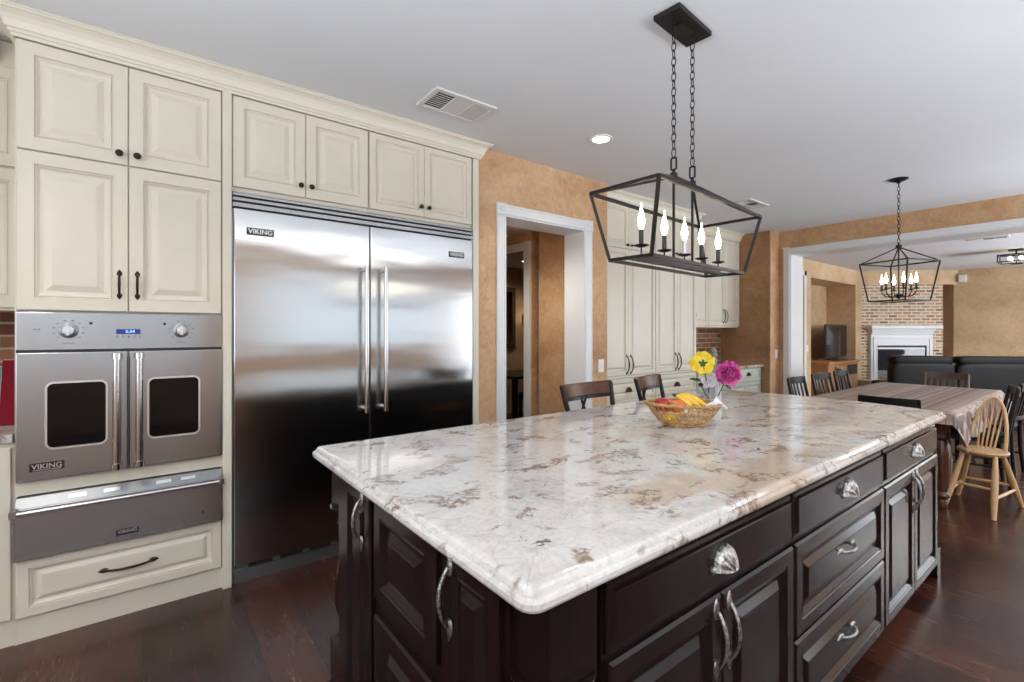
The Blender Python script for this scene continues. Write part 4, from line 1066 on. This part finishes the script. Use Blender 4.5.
def tablecloth():
    mb = MB(); nx, ny = 60, 36; zt = tz + .006; ov = .25; ovx = .10
    x0, x1, y0, y1 = tx0 - .012, tx1 + .012, ty0 - .012, ty1 + .012
    S = [-ovx + (x1 - x0 + 2 * ovx) * i / nx for i in range(nx + 1)]; Tt = [-ov + (y1 - y0 + 2 * ov) * j / ny for j in range(ny + 1)]
    W, Hh = x1 - x0, y1 - y0; vs = []
    for s in S:
        for u in Tt:
            ox = -min(0, s) + max(0, s - W); oy = -min(0, u) + max(0, u - Hh); sx = -1 if s < 0 else 1; sy = -1 if u < 0 else 1
            bx, by = min(max(s, 0), W), min(max(u, 0), Hh); drop = max(ox, oy) if min(ox, oy) == 0 else (ox + oy) * .98
            w_ = .014 * math.sin(s * 21 + u * 17) + .008 * math.sin(s * 37)
            out = min(drop, .02) * .6 + drop * .10 + w_ * min(1, drop / .12)
            cx = out * (sx if ox > 0 else 0); cy = out * (sy if oy > 0 else 0)
            if ox > 0 and oy > 0:
                k = .045 * min(1, drop / .2); cx += sx * k * (ox / (ox + oy)) ; cy += sy * k * (oy / (ox + oy))
            vs.append((x0 + bx + cx, y0 + by + cy, zt - max(0, drop - .004)))
    fs = [(i * (ny + 1) + j, (i + 1) * (ny + 1) + j, (i + 1) * (ny + 1) + j + 1, i * (ny + 1) + j + 1) for i in range(nx) for j in range(ny)]
    mb.add(vs, fs)
    o = single('tablecloth', mb, M['cloth'], 'brown and cream striped tablecloth draped over the dining table', 'tablecloth', (5.9, 1.3, tz), smooth=60)
    return o
tablecloth()

# ---------------------------------------------------------------- chairs
def slat_chair(label, mat, seatm=None, group=None, h=.87, slats=5, name='dining_chair'):
    """faces +Y; backrest at -Y side"""
    o = thing(name, label, 'chair', (0, 0, 0), group); seatm = seatm or mat
    cushion(MB(), (-.215, -.19, .435), (.215, .22, .475)).build('seat', seatm, o, smooth=60)
    MB().box((-.19, -.17, .39), (.19, .19, .437)).build('seat_frame', mat, o, .003)
    for sx in (-1, 1):
        MB().bar((sx * .185, .185, 0), (sx * .185, .185, .437), .030, .030, w1=.038, d1=.038).build('leg', mat, o, .003)
        MB().tube([(sx * .188, -.215, 0), (sx * .188, -.195, .25), (sx * .188, -.19, .44), (sx * .19, -.215, .62), (sx * .19, -.262, h)], [.015, .018, .019, .017, .014], 10).build('leg', mat, o, smooth=50)
    def rail(z0, z1, y, w=.40, th=.016, curve=.03):
        rings = []
        for i in range(11):
            s = -1 + 2 * i / 10; yy = y - curve * (1 - s * s); rings.append([V((s * w / 2, yy - th / 2, z0)), V((s * w / 2, yy + th / 2, z0)), V((s * w / 2, yy + th / 2, z1)), V((s * w / 2, yy - th / 2, z1))])
        return MB().rings(rings)
    rail(h - .065, h + .01, -.257).build('crest_rail', mat, o, .003)
    rail(.53, .565, -.203).build('lower_rail', mat, o, .003)
    for k in range(slats):
        x = -.135 + .27 * k / (slats - 1); q = (1 - (x / .2) ** 2) * .03
        MB().bar((x, -.203 - q, .56), (x, -.255 - q, h - .06), .026, .010, up=(0, 1, 0)).build('slat', mat, o)
    MB().bar((-.185, .18, .18), (-.185, -.195, .18), .018).build('stretcher', mat, o); MB().bar((.185, .18, .18), (.185, -.195, .18), .018).build('stretcher', mat, o)
    MB().bar((-.185, 0, .18), (.185, 0, .18), .018).build('stretcher', mat, o)
    return o
def put(o, x, y, rz): o.location = (x, y, 0); o.rotation_euler = (0, 0, math.radians(rz)); return o
ch = slat_chair('black slat-back dining chair at the near end of the table, seen over the island', M['black_wood'])
put(ch, 4.60, 1.075, -90); ch.scale = (.93, 1, 1)
for (x, y, rz, lab) in ((5.50, 1.90, 177, 'first black slat-back chair along the far side of the dining table, nearest the white opening'),
                     (6.22, 1.93, 170, 'second black slat-back chair along the far side of the dining table'),
                     (6.88, 1.93, 176, 'third black slat-back chair along the far side of the dining table'),
                     (6.02, .86, 14, 'black slat-back chair behind the light wood chair at the right edge'),
                     (6.62, .84, -4, 'black slat-back chair on the near side farthest from the island')):
    put(copy_tree(ch), x, y, rz)['label'] = lab
put(slat_chair('brown slat-back dining chair at the far end of the table, before the sofa', M['brown_wood'], slats=6, h=.87), 7.22, 1.30, 90)
put(copy_tree(ch), 7.45, 2.12, 205)['label'] = 'black chair turned at an angle beyond the far corner of the dining table'
# dark table and chairs glimpsed through the doorway
t = thing('dining_table', 'small dark table seen through the doorway', 'table', (4.55, 5.45, 0))
MB().box((3.9, 5.0, .72), (5.2, 5.9, .76)).build('tabletop', M['black_wood'], t, .004)
for x in (3.98, 5.12):
    for y in (5.08, 5.82): MB().bar((x, y, 0), (x, y, .72), .06).build('leg', M['black_wood'], t)
c1 = put(copy_tree(ch), 4.12, 4.72, 5); c1['label'] = 'black chair at the dark table through the doorway, left one'; c1.scale = (1, 1, 1.22)
c1 = put(copy_tree(ch), 4.72, 4.72, -3); c1['label'] = 'black chair at the dark table through the doorway, right one'; c1.scale = (1, 1, 1.22)
t = thing('wall_mirror', 'dark framed mirror on the dining room wall through the doorway', 'mirror', (4.72, 6.29, 1.6))
MB().box((4.30, 6.255, 1.10), (4.92, 6.295, 2.10)).build('frame', M['brown_wood'], t, .01)
MB().box((4.38, 6.250, 1.18), (4.84, 6.256, 2.02)).build('mirror_glass', M['mirror'], t)
t = thing('wall_sconce', 'small lit sconce beside the mirror through the doorway', 'wall light', (5.12, 6.28, 1.6))
MB().box((5.09, 6.27, 1.50), (5.15, 6.299, 1.66)).tube([(5.12, 6.27, 1.55), (5.12, 6.20, 1.54), (5.12, 6.19, 1.58)], .006, 8).build('bracket', M['black_metal'], t)
MB().lathe([(.012, 0), (.02, .02), (.02, .05), (.006, .09)], (5.12, 6.19, 1.58), UZ, 14).build('bulb', M['bulb'], t, smooth=60)

def bar_stool(label):
    """faces +Y; back at -Y. Seat .64, back 1.06"""
    o = thing('bar_stool', label, 'bar stool', (0, 0, 0), 'bar stools at the island'); mat = M['black_wood']
    cushion(MB(), (-.21, -.19, .625), (.21, .20, .675)).build('seat', M['mahogany'], o, smooth=60)
    for sx in (-1, 1):
        MB().bar((sx * .20, .19, 0), (sx * .175, .165, .63), .034).build('leg', mat, o, .003)
        MB().tube([(sx * .20, -.23, 0), (sx * .19, -.20, .4), (sx * .19, -.19, .65), (sx * .208, -.215, .85), (sx * .232, -.26, 1.035)], [.016, .018, .018, .016, .014], 10).build('leg', mat, o, smooth=50)
    def rail(z0, z1, y0_, y1_, w, th, curve, bow=0):
        rings = []
        for i in range(15):
            s = -1 + 2 * i / 14; q = curve * (1 - s * s); b = bow * (1 - s * s)
            rings.append([V((s * w / 2, y0_ - q - th / 2, z0 - b)), V((s * w / 2, y0_ - q + th / 2, z0 - b)), V((s * w / 2, y1_ - q + th / 2, z1 - b)), V((s * w / 2, y1_ - q - th / 2, z1 - b))])
        return MB().rings(rings)
    rail(.965, 1.045, -.243, -.264, .475, .02, .05, .006).build('crest_rail', M['mahogany'], o, .004)
    rail(.945, .967, -.238, -.243, .46, .016, .05, .006).build('lower_crest_rail', mat, o, .003)
    rail(.74, .765, -.20, -.205, .40, .018, .03).build('back_rail', mat, o, .003)
    for sx in (-1, 1):   # crossed curved splats
        pts = []
        for k in range(9):
            s = k / 8; x = sx * (.135 - .16 * s - .03 * math.sin(PI * s)); pts.append((x, -.232 - .04 * math.sin(PI * s * .8) - .028 * s, .755 + .205 * s))
        MB().tube(pts, .008, 8).build('cross_splat', mat, o, smooth=60)
        pts = [(sx * (.045 + .12 * math.cos(PI * .5 + PI * .5 * k / 6)), -.262, .955 - .085 * math.sin(PI * .5 * k / 6)) for k in range(7)]
    for z, a, b in ((.22, (-.19, .18), (.19, .18)), (.30, (-.193, .18), (-.193, -.2)), (.30, (.193, .18), (.193, -.2)), (.36, (-.19, -.2), (.19, -.2))):
        MB().bar((*a, z), (*b, z), .02).build('stretcher', mat, o)
    return o
bs = bar_stool('black bar stool with curved mahogany crest rail, the one nearer the doorway')
put(bs, 2.20, 1.80, 183)
b2 = put(copy_tree(bs), 2.93, 1.85, 196); b2['label'] = 'black bar stool with curved mahogany crest rail, partly behind the fruit basket'

# light windsor chair, built facing -X
o = thing('windsor_chair', 'light oak spindle-back chair with a round seat at the dining table', 'chair', (0, 0, 0))
mb = MB().lathe([(.001, .415), (.125, .418), (.145, .432), (.150, .445), (.145, .455), (.09, .452), (.001, .448)], (0, 0, 0), UZ, 40, 1.0); mb.build('seat', M['oak'], o, smooth=40)
legs = {(-1, -1): (-.27, -.115), (-1, 1): (-.22, .17), (1, -1): (.285, -.165), (1, 1): (.25, .20)}
for (sx, sy), (fx_, fy_) in legs.items():
    tp = V((sx * .095, sy * .09, .43)); ft = V((fx_, fy_, 0))
    pts = [ft.lerp(tp, k / 6) for k in range(7)]
    MB().tube(pts, [.015, .018, .021, .0215, .020, .017, .014], 12).build('leg', M['oak'], o, smooth=60)
def onleg(k, z): 
    tp = V((k[0] * .095, k[1] * .09, .43)); ft = V((*legs[k], 0)); return ft.lerp(tp, z / .43)
for a, b, z in (((-1, -1), (-1, 1), .20), ((1, -1), (1, 1), .17), ((-1, -1), (1, -1), .14), ((-1, 1), (1, 1), .14)):
    MB().tube([onleg(a, z), onleg(a, z).lerp(onleg(b, z), .5), onleg(b, z)], [.009, .012, .009], 10).build('stretcher', M['oak'], o, smooth=60)
bow = []; bx = .075
for k in range(25):
    a = PI * k / 24; yy = math.cos(a); zz = math.sin(a) ** .75
    bow.append(V((bx + .17 * zz, .112 * yy * (1 - .2 * zz) - .02 * zz, .445 + .385 * zz)))
MB().tube(bow, .0125, 10).build('bow', M['oak'], o, smooth=60)
for k in range(5):
    y = -.066 + .132 * k / 4; fz = math.sqrt(max(0, 1 - (y * 1.2 / .118) ** 2)) ** .75
    MB().tube([(bx + .015, y * .7, .45), (bx + .09, y * .85 - .01, .62), (bx + .17 * fz, y * .93 - .02 * fz, .445 + .385 * fz)], [.006, .007, .005], 8).build('spindle', M['oak'], o, smooth=60)
put(o, 5.12, .68, -4)

# ---------------------------------------------------------------- fruit basket
BX, BY, BZ0 = 2.03, 1.29, .9205
bt = thing('fruit_basket', 'oval woven wicker basket of fruit on the island countertop', 'basket', (BX, BY, BZ0))
RA = math.radians(-38)
def oval(a, s, z):  # s from 0 (bottom) to 1 (rim)
    rx = .095 + .080 * s ** .8; ry = .070 + .062 * s ** .8
    x, y = rx * math.cos(a), ry * math.sin(a)
    return V((BX + x * math.cos(RA) - y * math.sin(RA), BY + x * math.sin(RA) + y * math.cos(RA), BZ0 + z))
HB = .098
wv = MB()
for k in range(34):
    for sg in (-1, 1):
        a0 = 2 * PI * k / 34; pts = []
        for j in range(6):
            s = j / 5; pts.append(oval(a0 + sg * .42 * s, s, .004 + HB * s ** 1.1) + V((0, 0, 0)))
        wv.tube(pts, .0023, 5, flat=.6)
for s in (.02, .22, .30, .62, .70):
    wv.tube([oval(2 * PI * k / 48, s, .004 + HB * s ** 1.1) for k in range(48)], .003, 6, closed=True)
wv.build('wicker_weave', M['wicker'], bt, smooth=60)
rm = MB()
for ph in (0, PI * 2 / 3, PI * 4 / 3):
    pts = []
    for k in range(160):
        a = 2 * PI * k / 160; c = oval(a, 1.0, HB + .004); n_ = (c - V((BX, BY, c.z))).normalized()
        q = a * 22 + ph; pts.append(c + n_ * .0055 * math.cos(q) + V((0, 0, .0045 * math.sin(q))))
    rm.tube(pts, .0042, 6, closed=True)
rm.build('rim', M['wicker'], bt, smooth=60)
MB().rings([[oval(2 * PI * k / 32, 0, z) for k in range(32)] for z in (.001, .006)]).build('base', M['wicker'], bt)
def at_basket(u, v_, z): return V((BX + u * math.cos(RA) - v_ * math.sin(RA), BY + u * math.sin(RA) + v_ * math.cos(RA), BZ0 + z))
def round_fruit(name, label, cat, mat, c, r, stem=True):
    t = thing(name, label, cat, tuple(c - V((0, 0, r))))
    MB().lathe([(.001, -r * .82), (r * .3, -r * .9), (r * .7, -r * .72), (r * .97, -r * .2), (r, r * .15), (r * .86, r * .6), (r * .5, r * .86), (r * .2, r * .84), (.001, r * .70)], c, (.15, .1, 1), 24).build('flesh', mat, t, smooth=80)
    MB().tube([c + V((0, 0, r * .7)), c + V((.003, .002, r * 1.08))], .0016, 6).build('stem', M['banana_stem'], t)
round_fruit('apple', 'red apple at the left end of the fruit basket', 'apple', M['apple'], at_basket(-.105, -.010, .094), .037)
round_fruit('apple', 'red and yellow apple in the middle of the basket beside the bananas', 'apple', M['peach'], at_basket(-.038, -.026, .088), .034)
round_fruit('peach', 'orange peach at the back of the basket', 'peach', M['peach'], at_basket(-.045, .045, .080), .034)
t = thing('lemon', 'yellow lemon low in the basket, seen through the weave', 'lemon', tuple(at_basket(-.06, -.05, .02)))
MB().lathe([(.001, -.040), (.006, -.036), (.022, -.024), (.030, 0), (.022, .024), (.006, .036), (.001, .040)], at_basket(-.068, -.012, .036), (.8, -.5, .1), 20).build('peel', M['lemon'], t, smooth=80)
for q, (u, v_, z) in enumerate(((.045, -.052, .0), (.055, -.020, .008), (.062, .014, .006))):
    t = thing('banana', ['yellow banana on the camera side of the bunch in the basket', 'yellow banana in the middle of the bunch in the basket', 'yellow banana at the back of the bunch in the basket'][q], 'banana', tuple(at_basket(u, v_, z + .04)), 'bananas in the basket')
    pts = []
    stem = at_basket(-.045 + .004 * q, .022 + .004 * q, .138)
    end = at_basket(*((.035, -.046, .070), (.078, -.030, .074), (.118, -.006, .078))[q])
    for k in range(12):
        s = k / 11; p = stem.lerp(end, s); p.z += .016 * math.sin(PI * s); pts.append(p)
    MB().tube(pts[2:], [.009, .014, .0165, .018, .018, .0175, .016, .013, .009, .004], 8).build('peel', M['banana'], t, smooth=60)
    MB().tube(pts[:3], [.005, .0055, .009], 8).build('stem', M['banana_stem'], t, smooth=60)
# crumpled white paper at the right end
mb = MB(); rr = random.Random(3); vs = []
for i in range(9):
    for j in range(9):
        u, v_ = i / 8 - .5, j / 8 - .5
        p = at_basket(.132 + u * .08, -.058 + v_ * .055, .090 + .040 * (1 - abs(u) * 2) * (1 - abs(v_)) + rr.uniform(-.009, .009)); vs.append(p)
mb.add(vs, [(i * 9 + j, (i + 1) * 9 + j, (i + 1) * 9 + j + 1, i * 9 + j + 1) for i in range(8) for j in range(8)])
pp = single('paper_napkin', mb, M['paper'], 'crumpled white paper napkin at the right rim of the basket', 'napkin', tuple(at_basket(.150, -.045, .09)))
sm = pp.modifiers.new('thickness', 'SOLIDIFY'); sm.thickness = .0012

# ---------------------------------------------------------------- vase with flowers
VX, VY = 2.62, 1.475
t = thing('flower_vase', 'square fluted silver grey vase on the island countertop', 'vase', (VX, VY, BZ0))
mb = MB()
def vring(s, z):
    return [V((VX + s * x, VY + s * y, BZ0 + z)) for x, y in [(a, b) for a, b in
        [(-1, -1), (-.6, -.9), (-.2, -1), (.2, -.9), (.6, -1), (1, -.95), (1, -.95), (.92, -.5), (1, 0), (.92, .5), (1, 1), (.5, .92), (0, 1), (-.5, .92), (-1, 1), (-.92, .4), (-1, 0), (-.92, -.5)]]]
mb.rings([vring(.034, 0), vring(.036, .01), vring(.036, .125), vring(.040, .148), vring(.035, .148), vring(.032, .125), vring(.031, .02)]); mb.build('body', plain('satin_silver_glaze', srgb(176, 178, 182), .32, .45), t)
def petal(mb, c, d, up, L, w, curl, cup=.25, jag=.0, rr=random):
    """one curved petal from c along d, bending towards up"""
    c, d, up = V(c), V(d).normalized(), V(up).normalized(); s_ = d.cross(up).normalized(); n, m = 7, 5; vs = []
    for i in range(n):
        t_ = i / (n - 1); wid = w * math.sin(PI * min(.93, t_ * .80 + .12)) ** .7
        for j in range(m):
            v_ = j / (m - 1) * 2 - 1
            p = c + d * (L * t_ * math.cos(curl * t_)) + up * (L * t_ * math.sin(curl * t_)) + s_ * (wid * v_) + up * (cup * wid * v_ * v_) + up * rr.uniform(-jag, jag) * t_
            if i == n - 1: p -= d * L * .08 * abs(v_)
            vs.append(p)
    return mb.add(vs, [(i * m + j, (i + 1) * m + j, (i + 1) * m + j + 1, i * m + j + 1) for i in range(n - 1) for j in range(m - 1)])
def blossom(name, label, c, face, layers, mat, seed, green=False):
    rr = random.Random(seed); c = V(c); f = V(face).normalized(); a = f.cross(V((0, 0, 1))).normalized(); b = a.cross(f)
    t = thing(name, label, 'flower', (c.x, c.y, c.z)); mb = MB()
    for n, L, w, curl, off in layers:
        for k in range(n):
            an = 2 * PI * (k + rr.uniform(-.15, .15)) / n + off; d = a * math.cos(an) + b * math.sin(an)
            petal(mb, c, d, f, L * rr.uniform(.88, 1.1), w * rr.uniform(.75, 1.2), curl + rr.uniform(-.28, .28), rr.uniform(.1, .5), .010, rr)
    mb.build('petals', mat, t, smooth=70)
    e = V((VX + (c.x - VX) * .12, VY + (c.y - VY) * .12, BZ0 + .03))
    MB().tube([c - f * .004, c.lerp(e, .4) + V((0, 0, -.01)), e], .003, 6).build('stem', M['leaf'], t, smooth=60)
    if green:
        g = MB()
        for k in range(5):
            an = 2 * PI * k / 5 + .3; petal(g, c - f * .004, a * math.cos(an) + b * math.sin(an), f, .030, .007, .25, .1)
        g.build('sepal', M['leaf'], t, smooth=60)
    return t
toward = V((-.80, -.60, 0))
from_cam = lambda px, py, d: V(((math.cos(YAW) + (px - 512) / 475 * math.sin(YAW)) * d, (math.sin(YAW) - (px - 512) / 475 * math.cos(YAW)) * d, 1.36 - (py - 332) / 475 * d))
blossom('yellow_flower', 'large yellow flower turned away, green sepals showing, in the vase', from_cam(703, 363.5, 2.72), (.75, .5, .1), [(7, .070, .032, .15, 0), (7, .074, .030, .35, .45), (6, .066, .028, .65, .2), (5, .05, .024, 1.0, .1)], M['petal_yellow'], 3, True)
blossom('pink_flower', 'large ruffled magenta peony in the vase', from_cam(728, 373.5, 2.68), (-.85, -.5, .15), [(9, .074, .030, .15, 0), (9, .070, .028, .5, .3), (9, .062, .025, .85, .1), (8, .052, .021, 1.1, .4), (7, .042, .017, 1.3, .2), (5, .032, .013, 1.45, 0)], M['petal_pink'], 5)
blossom('white_flower', 'small white flower between the yellow and pink ones in the vase', from_cam(709, 381, 2.74), (-.7, -.5, .3), [(6, .055, .026, .2, 0), (5, .045, .022, .7, .4), (4, .03, .015, 1.1, .1)], M['petal_white'], 9)
blossom('red_flower', 'small dark red bud at the left lip of the vase', from_cam(701, 385, 2.72), (-.8, -.5, .2), [(6, .020, .010, 1.0, 0), (5, .018, .009, 1.35, .4)], plain('dark_red_petals', srgb(120, 30, 44), .5), 12)
lf = MB(); petal(lf, from_cam(703, 381, 2.75), from_cam(690, 378, 2.72) - from_cam(703, 381, 2.75), (-.55, -.4, .7), .10, .013, -.1, .15)
petal(lf, from_cam(722, 383, 2.75), from_cam(731, 388, 2.72) - from_cam(722, 383, 2.75), (-.55, -.4, .7), .06, .010, -.2, .15)
lo = single('leaf', lf, M['leaf'], 'narrow green leaf reaching out left over the vase rim', 'leaf', tuple(from_cam(703, 381, 2.75)), smooth=60)
